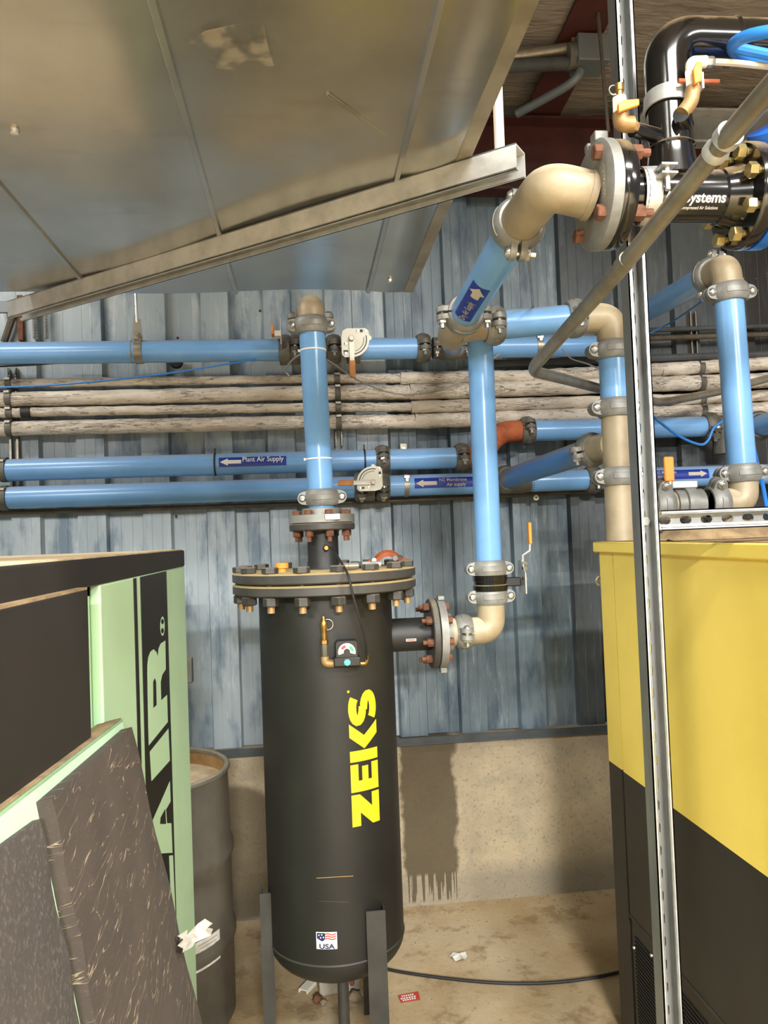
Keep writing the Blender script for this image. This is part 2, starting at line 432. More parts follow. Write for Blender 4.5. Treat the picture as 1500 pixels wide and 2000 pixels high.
# flat artwork (2-D) wrapped on a cylinder
def cut2d(tris_v, tris_f, step):
    bm = bmesh.new(); vs = [bm.verts.new((x, y, 0)) for x, y in tris_v]
    for f in tris_f:
        try: bm.faces.new([vs[i] for i in f])
        except ValueError: pass
    bm.normal_update(); bmesh.ops.triangulate(bm, faces=bm.faces)
    ys = [v.co.y for v in bm.verts]
    if step:
        y = math.floor(min(ys) / step) * step + step
        while y < max(ys):
            bmesh.ops.bisect_plane(bm, geom=bm.verts[:] + bm.edges[:] + bm.faces[:], plane_co=(0, y, 0), plane_no=(0, 1, 0)); y += step
    bm.verts.index_update()
    v = [(q.co.x, q.co.y) for q in bm.verts]; f = [[q.index for q in fc.verts] for fc in bm.faces]; bm.free()
    return v, f
def wrap(mb, verts, faces, O, a, n, R, step=0.02, mi=0):
    a = V(a).normalized(); n = V(n); n = (n - a * n.dot(a)).normalized()
    v, f = cut2d(verts, faces, step)
    t = n.cross(a)
    mb.add([V(O) + a * x + (n * math.cos(y / R) + t * math.sin(y / R)) * R for x, y in v], f, mi)
def rect2(x0, y0, x1, y1): return [(x0, y0), (x1, y0), (x1, y1), (x0, y1)], [(0, 1, 2, 3)]
def text2(s, size, bold=0.0, align='LEFT', sx=1.0):
    cu = bpy.data.curves.new('txt', 'FONT'); cu.body = s; cu.size = size; cu.offset = bold * size; cu.align_x = align; cu.resolution_u = 3
    o = bpy.data.objects.new('txt', cu); C.objects.link(o)
    dg = bpy.context.evaluated_depsgraph_get(); dg.update()
    me = bpy.data.meshes.new_from_object(o.evaluated_get(dg))
    v = [(q.co.x * sx, q.co.y) for q in me.vertices]; f = [tuple(p.vertices) for p in me.polygons]
    bpy.data.objects.remove(o); bpy.data.curves.remove(cu); bpy.data.meshes.remove(me)
    return v, f
def stroke2(pts, hw):
    L = []; Rr = []; k = len(pts)
    for i in range(k):
        t = V(pts[min(i + 1, k - 1)]) - V(pts[max(i - 1, 0)]); t.normalize(); n = V((-t.y, t.x))
        L.append((pts[i][0] + n.x * hw, pts[i][1] + n.y * hw)); Rr.append((pts[i][0] - n.x * hw, pts[i][1] - n.y * hw))
    return L + Rr, [(i, i + 1, k + i + 1, k + i) for i in range(k - 1)]

# ================================================================== THE SETTING
WY = 3.57                                   # recessed face of the steel wall
floor = MB().box((0.5, -1.2, -0.06), (10, 9.7, 0.12))
top('floor', floor, 'floor_concrete', 'dusty stained concrete floor in front of the wall', None, kind='structure')
# back wall: concrete stem, base trim, ribbed steel sheets
wall = thing('wall_back', 'ribbed slate blue steel wall above a stained concrete base', None, (0, WY, 0), kind='structure')
part('concrete_base', MB().box((0.5, WY + 0.08, 0.36), (10, 0.2, 0.76)), 'stem_wall', wall, bevel=0.006)
tr = MB()
tr.box((0.5, WY - 0.035, 0.75), (10, 0.09, 0.012)); tr.box((0.5, WY - 0.076, 0.762), (10, 0.006, 0.035))
part('base_trim', tr, 'wall_trim' if 'wall_trim' in MATS else M('wall_trim', '42484a', 0.6, 0, '363a3b', 8) and 'wall_trim', wall)
PER = 0.2825; X0 = 0.398
def sheet_profile(n):
    pr = []
    for k in range(n):
        a = k * PER
        for x, y in ((0.0, 0.0), (0.008, -0.036), (0.045, -0.036), (0.047, -0.0350), (0.049, -0.036), (0.090, -0.036), (0.092, -0.0350), (0.094, -0.036),
                     (0.129, -0.036), (0.137, 0.0), (0.184, 0.0), (0.186, -0.0010), (0.188, 0.0), (0.234, 0.0), (0.236, -0.0010), (0.238, 0.0)):
            pr.append((a + x, y))
    pr.append((n * PER + 0.006, -0.001))
    return pr
pr = sheet_profile(3); sm = MB(); k = len(pr)
Z0, Z1 = 0.775, 3.75
sm.add([V((x, y, Z0)) for x, y in pr] + [V((x, y, Z1)) for x, y in pr], [(i, i + 1, k + i + 1, k + i) for i in range(k - 1)])
sheets = {q: sm.mesh('metal_sheet', q, angle=0.3) for q in ('wall_sheet', 'wall_sheet_mid', 'wall_sheet_dark', 'wall_sheet_darkest')}
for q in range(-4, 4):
    mt = 'wall_sheet' if q < 0 else ('wall_sheet_mid', 'wall_sheet_dark', 'wall_sheet_darkest', 'wall_sheet_darkest')[q]
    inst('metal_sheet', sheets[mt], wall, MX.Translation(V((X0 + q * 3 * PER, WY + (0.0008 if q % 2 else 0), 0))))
# screw heads in rows
scr = MB().lathe([(0.0001, -0.006), (0.005, -0.006), (0.007, 0)], frame((0, 0, 0), (0, 1, 0)), 8).mesh('screw', 'rust')
for x, y in ((347, 660), (347, 686), (344, 1008), (508, 607), (737, 731), (1408, 690)):
    p = P(x, y, WY - 0.036); inst('screw', scr, wall, MX.Translation(p))
# roof: eave beam, rafter, sagging insulation
ez0 = P(1000, 382, 3.5).z; ez1 = P(1000, 246, 3.5).z
eb = MB(); eb.box((0.8, 3.50, (ez0 + ez1) / 2), (10, 0.012, ez1 - ez0)); eb.box((0.8, 3.46, ez0), (10, 0.09, 0.012)); eb.box((0.8, 3.46, ez1), (10, 0.09, 0.012))
top('trim_1', eb, 'iron_red', 'dark red steel eave beam running along the top of the wall', None, kind='structure')
rp0 = P(1052, 236, 3.5); rp1 = PX(1168, 0, rp0.x)
rd = (rp1 - rp0); rd = rd / abs(rd.y)
ra = rp0; rb_ = rp0 + rd * 7.0
n_up = V((0, rd.z, 1)).normalized() if rd.y < 0 else V((0, -rd.z, 1)).normalized()
rf = MB(); fr = frame(ra, rb_ - ra, (1, 0, 0)); L = (rb_ - ra).length
for cx, cy, sx, sy in ((0, 0, 0.17, 0.012), (0, 0.12, 0.01, 0.24), (0, 0.24, 0.17, 0.012)):
    s_ = 1 if (fr.to_3x3() @ V((0, 1, 0))).z > 0 else -1
    rf.box((cx, cy * s_, L / 2), (sx, sy, L), fr)
top('trim_2', rf, 'iron_red', 'dark red steel rafter rising from the eave towards the hall', None, kind='structure')
ce = MB(); nx, ny = 60, 70
vs = []
for j in range(ny + 1):
    y = 3.62 - 9.2 * j / ny
    zc = rp0.z + 0.07 + (3.5 - y) * rd.z
    for i in range(nx + 1):
        x = -4.5 + 10 * i / nx
        vs.append(V((x, y, zc - 0.05 * abs(math.sin((3.55 - y) * PI / 1.35)) + 0.008 * math.sin(9 * x + 5 * y))))
ce.add(vs, [(j * (nx + 1) + i, j * (nx + 1) + i + 1, (j + 1) * (nx + 1) + i + 1, (j + 1) * (nx + 1) + i) for j in range(ny) for i in range(nx)])
top('ceiling', ce, 'insulation', 'wrinkled grey vinyl roof insulation sagging between the purlins', None, kind='structure', angle=1.2)

# ================================================================== FITTING BUILDERS
MC = {}
def coupling_meshes(R, mat):
    key = (round(R, 4), mat)
    if key in MC: return MC[key]
    h = 0.64 * R
    out = []
    for sgn in (1, -1):
        mb = MB(); I = MX.Identity(4)
        a0 = 0.06 if sgn > 0 else PI + 0.06; a1 = a0 + PI - 0.12
        prof = [(R * 1.005, -h), (R * 1.16, -h), (R * 1.34, -h * 0.62), (R * 1.36, 0), (R * 1.34, h * 0.62), (R * 1.16, h), (R * 1.005, h)]
        mb.lathe(prof, I, 18, a0, a1, closed=True)
        for s in (1, -1):     # bolt pads
            cx = s * 1.40 * R; rr = 0.50 * R; pts = []
            for q in range(9):
                a = -PI / 2 + PI * q / 8; pts.append((cx + s * rr * math.cos(a), rr * math.sin(a)))
            pts += [(s * 1.08 * R, h * 0.85), (s * 1.08 * R, -h * 0.85)]
            if s < 0: pts = pts[::-1]
            y0 = sgn * 0.10 * R
            fr = frame((0, y0, 0), (0, sgn, 0), (1, 0, 0)); 
            poly = [(x, z * (fr.to_3x3().inverted() @ V((0, 0, 1))).y) for x, z in pts]
            mb.prism(poly, fr, 0.34 * R)
        # raised name plate on the back of the half
        mb.lathe([(R * 1.33, -h * 0.36), (R * 1.40, -h * 0.30), (R * 1.40, h * 0.30), (R * 1.33, h * 0.36)], I, 10, a0 + 0.9, a1 - 0.9, closed=True)
        out.append(mb.mesh('housing', mat))
    bl = MB(); r = 0.17 * R
    bl.cyl((0, -0.40 * R, 0), (0, 0.95 * R, 0), r, 10)
    bl.lathe([(r * 1.9, 0), (r * 1.75, 0.12 * R), (r * 1.1, 0.24 * R), (0.0001, 0.28 * R)], frame((0, -0.40 * R, 0), (0, -1, 0)), 12)
    nt = MB().hexa((0, 0.40 * R, 0), (0, 0.66 * R, 0), r * 1.95)
    out += [bl.mesh('bolt', 'zinc'), nt.mesh('nut', 'zinc')]
    MC[key] = out
    return out
def coupling(label, p, axis, lug, R, mat='cast_grey', group='grooved pipe couplings'):
    fm = frame(p, axis, lug)
    t = thing('pipe_coupling', label, 'coupling', fm, group)
    a, b2, bl, nt = coupling_meshes(R, mat)
    inst('housing', a, t, fm); inst('housing', b2, t, fm)
    for s in (1, -1):
        m_ = fm @ MX.Translation(V((s * 1.52 * R, 0, 0)))
        o = inst('bolt', bl, t, m_); inst('nut', nt, o, m_)
    return t
def pipe(name, label, p0, p1, R, mat='blue_pipe', cat='pipe', group=None, n=32):
    return top(name, MB().cyl(p0, p1, R, n), mat, label, cat, group)
def elbow(label, p0, corner, p1, R, mat='tan_cast', rad=None, name='pipe_elbow'):
    mb = MB(); path = bendpath([p0, corner, p1], rad or R * 3, 12)
    mb.tube(path, R, 28)
    for a, c in ((V(p0), V(corner)), (V(p1), V(corner))):
        d = (c - a).normalized(); mb.cyl(a, a + d * 0.3 * R, R * 1.05, 28)
    return top(name, mb, mat, label, 'elbow', 'cast pipe elbows')
def tee(label, p0, p1, q, R, mat='tan_cast', name='pipe_tee', bulge=1.1):
    p0 = V(p0); p1 = V(p1); q = V(q); L = (p1 - p0).length; fr = frame(p0, p1 - p0)
    mb = MB(); mb.lathe([(R * 1.0, 0), (R * 1.0, L * .12), (R * bulge, L * .2), (R * bulge, L * .8), (R, L * .88), (R, L)], fr, 28)
    d = (p1 - p0).normalized(); c = p0 + d * (q - p0).dot(d); LL = (q - c).length
    mb.lathe([(R * 1.15, R * 0.3), (R * 1.12, R * 0.9), (R * 1.0, min(R * 1.4, LL * .8)), (R, LL)], frame(c, q - c), 28)
    return top(name, mb, mat, label, 'tee', 'cast pipe tees')
def bolt_set(parent, centre, axis, rc, n, r, z0, z1, mhead, phase=0.0, stud=0.0, name='flange_bolt', stud_mat=None):
    """n bolts on a bolt circle; head outside z1 and nut outside z0 (along axis)"""
    key = ('bs', round(r, 4), round(z1 - z0, 4), mhead, round(stud, 4))
    if key not in MC:
        a = MB(); L = z1 - z0
        a.cyl((0, 0, -stud - r * 1.4), (0, 0, L), r * 0.55, 10); a.hexa((0, 0, L), (0, 0, L + r * 1.15), r)
        b2 = MB().hexa((0, 0, -r * 1.5), (0, 0, 0), r * 1.02)
        MC[key] = (a.mesh('flange_bolt', mhead if not stud_mat else mhead), b2.mesh('nut', mhead))
    A, B = MC[key]; fm = frame(centre, axis)
    for i in range(n):
        an = phase + 2 * PI * i / n
        m_ = fm @ MX.Translation(V((rc * math.cos(an), rc * math.sin(an), z0))) @ MX.Rotation(an, 4, 'Z')
        o = inst(name, A, parent, m_); inst('nut', B, o, m_)
def flange_disc(mb, c, axis, R, t, hole=0.0, mi=0):
    mb.lathe([(R * 0.97, 0), (R, t * 0.15), (R, t * 0.85), (R * 0.97, t)], frame(c, axis), 36, mi=mi)
def label_on(parent, O, a, n, R, w_, h_, items, tilt=0.0):
    """blue pipe marker with an arrow and lettering wrapped on the pipe; items = [(material, verts, faces)]"""
    mb = MB(); v, f = rect2(-w_ / 2, -h_ / 2, w_ / 2, h_ / 2); wrap(mb, v, f, O, a, n, R + 0.0009, 0.008)
    lab = part('pipe_marker', mb, 'label_blue', parent, label='dark blue flow marker with arrow')
    for mat, v, f in items:
        q = MB(); wrap(q, v, f, O, a, n, R + 0.0018, 0.006); part('print', q, mat, lab)
def arrow2(x0, x1, y, hh, head):
    s = 1 if x1 > x0 else -1
    return [(x0, y - hh * .5), (x1 - s * head, y - hh * .5), (x1 - s * head, y - hh), (x1, y), (x1 - s * head, y + hh), (x1 - s * head, y + hh * .5), (x0, y + hh * .5)], [(0, 1, 2, 3, 4, 5, 6)]
def move2(vf, dx, dy): return [(x + dx, y + dy) for x, y in vf[0]], vf[1]
def band(parent, p, axis, R, wd, mat, name='clamp_band', t=0.003):
    return part(name, MB().lathe([(R, -wd / 2), (R + t, -wd / 2), (R + t, wd / 2), (R, wd / 2)], frame(p, axis), 28, closed=True), mat, parent)
def notch_valve(label, c, plate_c, s, flip, R):
    """butterfly valve on a run along X: ring body, stem, notched quadrant plate facing the room, lever with orange grip.
       plate_c: pivot; s: metres; flip: lever down (False) or to the left (True)"""
    t = thing('butterfly_valve', label, 'valve', c)
    part('body', MB().lathe([(R * 1.0, -0.03), (R * 1.35, -0.028), (R * 1.35, 0.028), (R * 1.0, 0.03)], frame(c, (1, 0, 0)), 28), 'cast_dirty', t)
    part('stem', MB().cyl(V((plate_c.x, c.y - R, plate_c.z)), plate_c + V((0, 0.004, 0)), 0.022 * s / 0.12, 14), 'cast_dirty', t)
    # plate outline in (right, up) about the pivot
    k = s / 0.12
    pts = [(-0.042, 0.012), (-0.036, 0.038), (-0.018, 0.048), (0.062, 0.048), (0.076, 0.036), (0.078, 0.018), (0.088, 0.010), (0.088, -0.002), (0.078, -0.006)]
    pts += [(0.078 * math.cos(a), 0.078 * math.sin(a)) for a in [-0.25 - 1.15 * i / 9 for i in range(10)]]
    pts += [(-0.030, -0.078), (-0.042, -0.066)]
    def T(x, y):
        return (x * k, y * k) if not flip else (y * k, x * k * -1 * -1)
    poly = [T(x, y) for x, y in pts]
    if flip: poly = [(x, y) for x, y in poly][::-1]
    fr = frame(plate_c, (0, -1, 0), (1, 0, 0))
    if flip: poly = [(a_, b_) for a_, b_ in poly]
    pl = part('notch_plate', MB().prism(poly, fr, 0.004), 'white_plate', t)
    sl = MB()
    v, f = stroke2([T(0.066 * math.cos(a), 0.066 * math.sin(a)) for a in [0.25 - 1.65 * i / 14 for i in range(15)]], 0.0022 * k)
    sl.add([fr @ V((x, y, 0.0048)) for x, y in v], f)
    for i in range(11):
        a = 0.1 - 1.3 * i / 10; x, y = T(0.054 * math.cos(a), 0.054 * math.sin(a))
        sl.box((x, y, 0.0048), (0.004 * k, 0.004 * k, 0.0006), fr)
    x, y = T(-0.026, -0.052); sl.box((x, y, 0.0048), (0.02 * k, 0.009 * k, 0.0006), fr)
    x, y = T(0.045, 0.036); sl.box((x, y, 0.0048), (0.012 * k, 0.012 * k, 0.0006), fr)
    part('slot', sl, 'print_black', pl)
    for x, y in ((0.028, 0.036), (0.064, 0.036), (-0.026, -0.020), (-0.028, -0.062)):
        x, y = T(x, y); part('screw_head', MB().lathe([(0.008 * k, 0.004), (0.007 * k, 0.008), (0.0001, 0.009)], fr @ MX.Translation(V((x, y, 0))), 10), 'zinc', pl)
    lv = MB(); hw = 0.011 * k
    a0 = T(0, 0.012); a1 = T(0, -0.10)
    dx = V((a1[0] - a0[0], a1[1] - a0[1])).normalized(); nn = V((-dx.y, dx.x))
    A = V(a0); B = V(a1)
    lv.prism([tuple(A + nn * hw), tuple(A - nn * hw), tuple(B - nn * hw * .9), tuple(B + nn * hw * .9)], fr @ MX.Translation(V((0, 0, 0.008))), 0.006)
    lv.hexa(fr @ V((0, 0, 0.012)), fr @ V((0, 0, 0.026)), 0.012 * k)
    lo = part('lever', lv, 'conduit', t)
    G0 = B - dx * 0.004; G1 = B + dx * 0.07 * k
    part('grip', MB().prism([tuple(G0 + nn * hw * 1.25), tuple(G0 - nn * hw * 1.25), tuple(G1 - nn * hw * 1.2), tuple(G1 + nn * hw * 1.2)], fr @ MX.Translation(V((0, 0, 0.005))), 0.013), 'orange_dirty', lo, bevel=0.003)
    return t
def strut_parts(t, p0, p1, open_dir, s=0.041, slots=True, mat='galv_strut', slot_on_web=True):
    """slotted channel from p0 to p1; web away from open_dir, lips curled in"""
    p0 = V(p0); p1 = V(p1); L = (p1 - p0).length
    fm = frame(p0, p1 - p0, V(open_dir))       # local x = open direction, y = across
    th = 0.0027; h = s / 2
    wb = MB(); pitch = 0.0508; sl_, sw = 0.0285, 0.0180
    n = max(1, int(L / pitch)); off = (L - n * pitch) / 2
    xw = -h
    def pt(y, z, x): return fm @ V((x, y, z))
    if slots:
        N = 16
        for i in range(n):
            zc = off + (i + 0.5) * pitch
            inner = []; outer = []
            for q in range(N):
                a = 2 * PI * q / N; cy = math.cos(a); cz = math.sin(a)
                inner.append((cy * sw / 2, zc + cz * sw / 2 + math.copysign((sl_ - sw) / 2, cz if abs(cz) > 1e-6 else 1)))
                m_ = max(abs(cy) / h, abs(cz) / (pitch / 2)); outer.append((cy / m_, zc + cz / m_) if q % 4 != 2 else (math.copysign(h, cy), zc + math.copysign(pitch / 2, cz)))
            vs = [pt(y, z, xw) for y, z in outer] + [pt(y, z, xw) for y, z in inner] + [pt(y, z, xw + th) for y, z in outer] + [pt(y, z, xw + th) for y, z in inner]
            fs = []
            for q in range(N):
                r = (q + 1) % N
                fs += [(q, r, N + r, N + q), (2 * N + q, 3 * N + q, 3 * N + r, 2 * N + r), (N + q, N + r, 3 * N + r, 3 * N + q)]
            wb.add(vs, fs)
        for z0, z1 in ((0, off), (L - off, L)):
            if z1 - z0 > 1e-4: wb.box((xw + th / 2, 0, (z0 + z1) / 2), (th, s, z1 - z0), fm)
    else:
        wb.box((xw + th / 2, 0, L / 2), (th, s, L), fm)
    part('web', wb, mat, t)
    for sg in (1, -1):
        sd = MB(); sd.box((0, sg * (h - th / 2), L / 2), (s, th, L), fm)
        part('flange', sd, mat, t)
        lp = MB(); lp.box((h - th / 2, sg * (h - 0.0038), L / 2), (th, 0.0076, L), fm); lp.box((h - 0.003, sg * (h - 0.0076), L / 2), (0.006, th * .8, L), fm)
        part('lip', lp, mat if mat != 'galv_strut' else 'galv_bright', t)
    return fm

# ================================================================== DUCT AND ITS STRUT
DZ = 2.32; DX1 = PZ(808, 565, DZ).x; DY1 = PZ(500, 570, DZ).y; DY0 = 0.76; DX0 = -1.2
duct = thing('ventilation_duct', 'large galvanised sheet metal duct hanging over the left half', 'duct', (-0.5, 1.1, DZ))
seams = [PZ(155, 540, DZ).x, PZ(425, 445, DZ).x, PZ(780, 325, DZ).x]
seams = [seams[0] - (seams[1] - seams[0]) * 1.02] + seams
xs = [DX0] + seams + [DX1]
for i in range(len(xs) - 1):
    a, c_ = xs[i] + 0.004, xs[i + 1] - 0.004
    nx_, ny_ = 10, 24; vs = []
    for j in range(ny_ + 1):
        for q in range(nx_ + 1):
            u = q / nx_; v_ = j / ny_
            vs.append(V((a + (c_ - a) * u, DY0 + (DY1 - DY0) * v_, DZ + 0.004 * math.sin(PI * u) * (1 if i % 2 else -1) + 0.0015 * math.sin(5 * v_ + i))))
    mb = MB().add(vs, [(j * (nx_ + 1) + q, j * (nx_ + 1) + q + 1, (j + 1) * (nx_ + 1) + q + 1, (j + 1) * (nx_ + 1) + q) for j in range(ny_) for q in range(nx_)])
    part('bottom_panel', mb, 'duct_sheet', duct, angle=1.2)
for x in seams:
    mb = MB().prism([(-0.007, 0), (-0.004, 0.007), (0.004, 0.007), (0.007, 0)], frame((x, DY0, DZ + 0.001), (0, 1, 0), (1, 0, 0)), DY1 - DY0)
    part('seam', mb, 'duct_sheet', duct)
mb = MB(); mb.box((DX1 - 0.002, (DY0 + DY1) / 2, DZ + 0.556), (0.004, DY1 - DY0, 1.1)); part('side_panel', mb, 'duct_sheet', duct)
mb = MB(); mb.box(((DX0 + DX1) / 2, DY1 - 0.002, DZ + 0.56), (DX1 - DX0, 0.004, 1.1)); part('end_panel', mb, 'duct_sheet', duct)
mb = MB(); mb.box(((DX0 + DX1) / 2, DY0 + 0.002, DZ + 0.56), (DX1 - DX0, 0.004, 1.1)); part('end_panel', mb, 'duct_sheet', duct)
mb = MB(); mb.box(((DX0 + DX1) / 2, (DY0 + DY1) / 2, DZ + 1.1), (DX1 - DX0, DY1 - DY0, 0.004)); part('top_panel', mb, 'duct_sheet', duct)
mb = MB(); mb.box((DX1 - 0.012, (DY0 + DY1) / 2, DZ - 0.002), (0.024, DY1 - DY0, 0.003)); part('corner_fold', mb, 'conduit', duct)
res = [PZ(*q, DZ - 0.004) for q in ((360, 90), (400, 60), (470, 45), (515, 42), (520, 78), (535, 128), (490, 138), (420, 134))]
part('label_residue', MB().add(res, [tuple(range(8))]), 'residue', duct, label='torn pale paper residue of a removed label')
for x, y in ((28, 253), (762, 546)):
    p = PZ(x, y, DZ - 0.003); part('screw', MB().lathe([(0.008, 0), (0.006, 0.006), (0.0001, 0.007)], frame(p, (0, 0, -1)), 10), 'zinc', duct)
ml = [PZ(640, 190, DZ - 0.004), PZ(752, 268, DZ - 0.004)]
part('crease', MB().cyl(ml[0] + V((0, 0, 0.0055)), ml[1] + V((0, 0, 0.0055)), 0.0028, 8), 'duct_sheet', duct)
s0 = PZ(30, 608, DZ - 0.024); s1 = PZ(1017, 314, DZ - 0.024)
st = thing('strut_channel', 'galvanised strut channel slung diagonally under the duct', 'strut', s0, 'strut channels')
strut_parts(st, s0, s1, (0, 0, -1), 0.042, slots=False, mat='galv_bright')
hr0 = s1 + (s0 - s1).normalized() * 0.035 + V((0, 0, 0.02))
pz = P(986, 60, hr0.y)
top('hanger_rod', MB().tube([hr0, V((hr0.x + 0.004, hr0.y, hr0.z + 0.9))], 0.0085, 10), 'print_tan', 'cream coated rod rising from the right end of the diagonal strut', 'rod')

# ================================================================== TANK
TX = (P(640, 1140, 2.6).x + P(657, 1800, 2.6).x) / 2 - 0.004; TY = 2.6
TR = 0.222; FR_ = 0.306
zt = P(635, 1119, TY - FR_).z                                        # top of the cover flange
tank = thing('filter_tank', 'tall black cylindrical filter tank with bolted cover and yellow lettering', 'tank', (TX, TY, 0))
zb = P(655, 1908, TY - 0.06).z
up = (0, 0, 1)
zl = zt - 0.072                                                      # underside of the lower flange
dome = [(TR * math.sin(a), zb + 0.115 * (1 - math.cos(a))) for a in [PI / 2 * i / 12 for i in range(13)]]
dome[0] = (0.0001, zb)
part('shell', MB().lathe(dome + [(TR, zl + 0.01)], frame((TX, TY, 0), up, (1, 0, 0)), 64), 'tank_black', tank)
part('weld_seam', MB().lathe([(TR, zb + 0.116), (TR + 0.003, zb + 0.12), (TR, zb + 0.124)], frame((TX, TY, 0), up), 64), 'steel_leg', tank)
fl = MB(); flange_disc(fl, (TX, TY, zl), up, FR_, 0.034); part('lower_flange', fl, 'tank_flange', tank)
fl = MB(); flange_disc(fl, (TX, TY, zt - 0.034), up, FR_, 0.034); part('cover_flange', fl, 'tank_flange', tank)
part('gasket', MB().cyl((TX, TY, zl + 0.034), (TX, TY, zt - 0.034), FR_ - 0.03, 40), 'rubber', tank)
# 16 cover bolts with heads above and nuts below
bh = MB(); bh.hexa((0, 0, 0.072), (0, 0, 0.092), 0.026); bh.cyl((0, 0, 0), (0, 0, 0.072), 0.012, 10)
bhm = bh.mesh('cover_bolt', 'bolt_dark')
bn = MB().hexa((0, 0, -0.028), (0, 0, -0.001), 0.025).mesh('nut', 'bolt_dark')
bs = MB().cyl((0, 0, -0.048), (0, 0, -0.02), 0.0115, 12).mesh('stud', 'brass_tan')
bfr = frame((TX, TY, zl), up, (1, 0, 0))
for i in range(16):
    an = 2 * PI * (i + 0.31) / 16
    m_ = bfr @ MX.Translation(V((math.cos(an) * 0.278, math.sin(an) * 0.278, 0))) @ MX.Rotation(random.uniform(0, 1), 4, 'Z')
    o = inst('cover_bolt', bhm, tank, m_); inst('nut', bn, o, m_); inst('stud', bs, o, m_)
# top nozzle and its flange
NT0 = V((TX - 0.002, TY, zt)); zf = P(630, 1036, TY).z
part('top_nozzle', MB().lathe([(0.056, 0), (0.052, 0.01), (0.052, zf - zt - 0.01), (0.06, zf - zt)], frame(NT0, up), 28), 'tank_black', tank)
fl = MB(); flange_disc(fl, (TX - 0.002, TY, zf), up, 0.11, 0.024); part('nozzle_flange', fl, 'bolt_dark', tank)
bolt_set(tank, (TX - 0.002, TY, zf), up, 0.088, 8, 0.0135, 0, 0.052, 'rust', 0.25, 0.018, 'nozzle_bolt')
# side nozzle
SZ = P(800, 1239, TY).z; sx1 = P(838, 1238, TY).x
sd = (1, 0, 0)
part('side_nozzle', MB().cyl((TX + TR - 0.02, TY, SZ), (sx1, TY, SZ), 0.056, 28), 'tank_black', tank)
fl = MB(); flange_disc(fl, (sx1, TY, SZ), sd, 0.118, 0.024); part('nozzle_flange', fl, 'bolt_dark', tank)
bolt_set(tank, (sx1, TY, SZ), sd, 0.093, 8, 0.0135, 0, 0.052, 'rust', 0.2, 0.016, 'nozzle_bolt')
for px, py, w_, h_ in ((803, 1250, 0.034, 0.008),):
    p = P(px, py, TY - 0.056)
    part('warning_sticker', MB().box(p, (w_, 0.001, h_)), 'white_paper', tank)
    part('sticker_print', MB().box(p + V((0, -0.0008, 0)), (w_ * .85, 0.0006, h_ * .5)), 'print_red', tank)
# legs: angle irons
def leg(px0, px1, Y, pyt, flip):
    a = P(px0, 1900, Y).x; c_ = P(px1, 1900, Y).x; z1 = P((px0 + px1) / 2, pyt, Y).z; wd = c_ - a
    mb = MB(); mb.box(((a + c_) / 2, Y, z1 / 2), (wd, 0.006, z1)); xx = c_ - 0.003 if flip else a + 0.003
    mb.box((xx, Y + 0.027, z1 / 2), (0.006, 0.054, z1))
    mb.box(((a + c_) / 2, Y + 0.02, 0.003), (wd + 0.03, 0.09, 0.006))
    part('leg', mb, 'steel_leg', tank)
leg(512, 536, 2.53, 1744, False); leg(719, 757, 2.385, 1778, True)
mb = MB(); mb.box((TX + 0.115, TY + 0.19, 0.3), (0.05, 0.006, 0.6)); mb.box((TX + 0.137, TY + 0.215, 0.3), (0.006, 0.05, 0.6)); part('leg', mb, 'steel_leg', tank)
dp = P(671, 1950, TY - 0.08)
part('drain_pipe', MB().cyl((dp.x, dp.y, 0.02), (dp.x, dp.y, zb + 0.03), 0.018, 14), 'steel_leg', tank)
# lettering wrapped on the shell
fx = V((0 - TX, 0 - TY, 0)).normalized()
def face_angle(px, py):
    d = ray(px, py); d2 = V((d.x, d.y)); o2 = V((CAM.x - TX, CAM.y - TY))
    A = d2.dot(d2); B = 2 * o2.dot(d2); Cc = o2.dot(o2) - TR * TR
    s_ = (-B - math.sqrt(max(0, B * B - 4 * A * Cc))) / (2 * A)
    return CAM + d * s_
def zk_letter(ch):
    if ch == 'Z': return [([(0, 0), (1, 0), (1, .29), (.56, .29), (1, .72), (1, 1), (0, 1), (0, .71), (.42, .71), (0, .28)], [tuple(range(10))])]
    if ch == 'E': return [([(0, 0), (.9, 0), (.9, .26), (.36, .26), (.36, .39), (.82, .39), (.82, .61), (.36, .61), (.36, .74), (.9, .74), (.9, 1), (0, 1)], [tuple(range(12))])]
    if ch == 'K': return [rect2(0, 0, .36, 1), ([(.4, .5), (.82, 1), (1.26, 1), (.84, .5), (1.28, 0), (.84, 0)], [tuple(range(6))])]
    pts = []
    for i in range(13): a = -2.5 + i * (2.5 + PI / 2) / 12; pts.append((.5 + .36 * math.cos(a), .30 + .175 * math.sin(a)))
    q = [(1 - x, 1 - y) for x, y in pts]
    return [stroke2(pts + q[::-1], 0.135)]
PA = face_angle(717, 1612); PB = face_angle(705, 1348)
nA = V((PA.x - TX, PA.y - TY, 0)).normalized()
Hh = P(745, 1480, PA.y).x - P(688, 1480, PA.y).x; Hh = Hh / math.cos(0.5) * 0.96
zs = {c: (face_angle(712, y0).z, face_angle(712, y1).z) for c, y0, y1 in (('Z', 1611, 1549), ('E', 1544, 1490), ('K', 1485, 1409), ('S', 1416, 1347))}
lt = MB()
for ch, (za, zc) in zs.items():
    wmax = {'Z': 1, 'E': .9, 'K': 1.28, 'S': 1.0}[ch]
    for v, f in zk_letter(ch):
        v = [(x / wmax * (zc - za), (y - 0.5) * Hh) for x, y in v]
        wrap(lt, v, f, V((TX, TY, za)), (0, 0, 1), nA, TR + 0.0012, 0.012)
part('lettering', lt, 'decal_yellow', tank, label='large yellow lettering running upwards')
dot = MB(); q = [(0.004 * math.cos(a), 0.004 * math.sin(a)) for a in [PI * i / 6 for i in range(12)]]
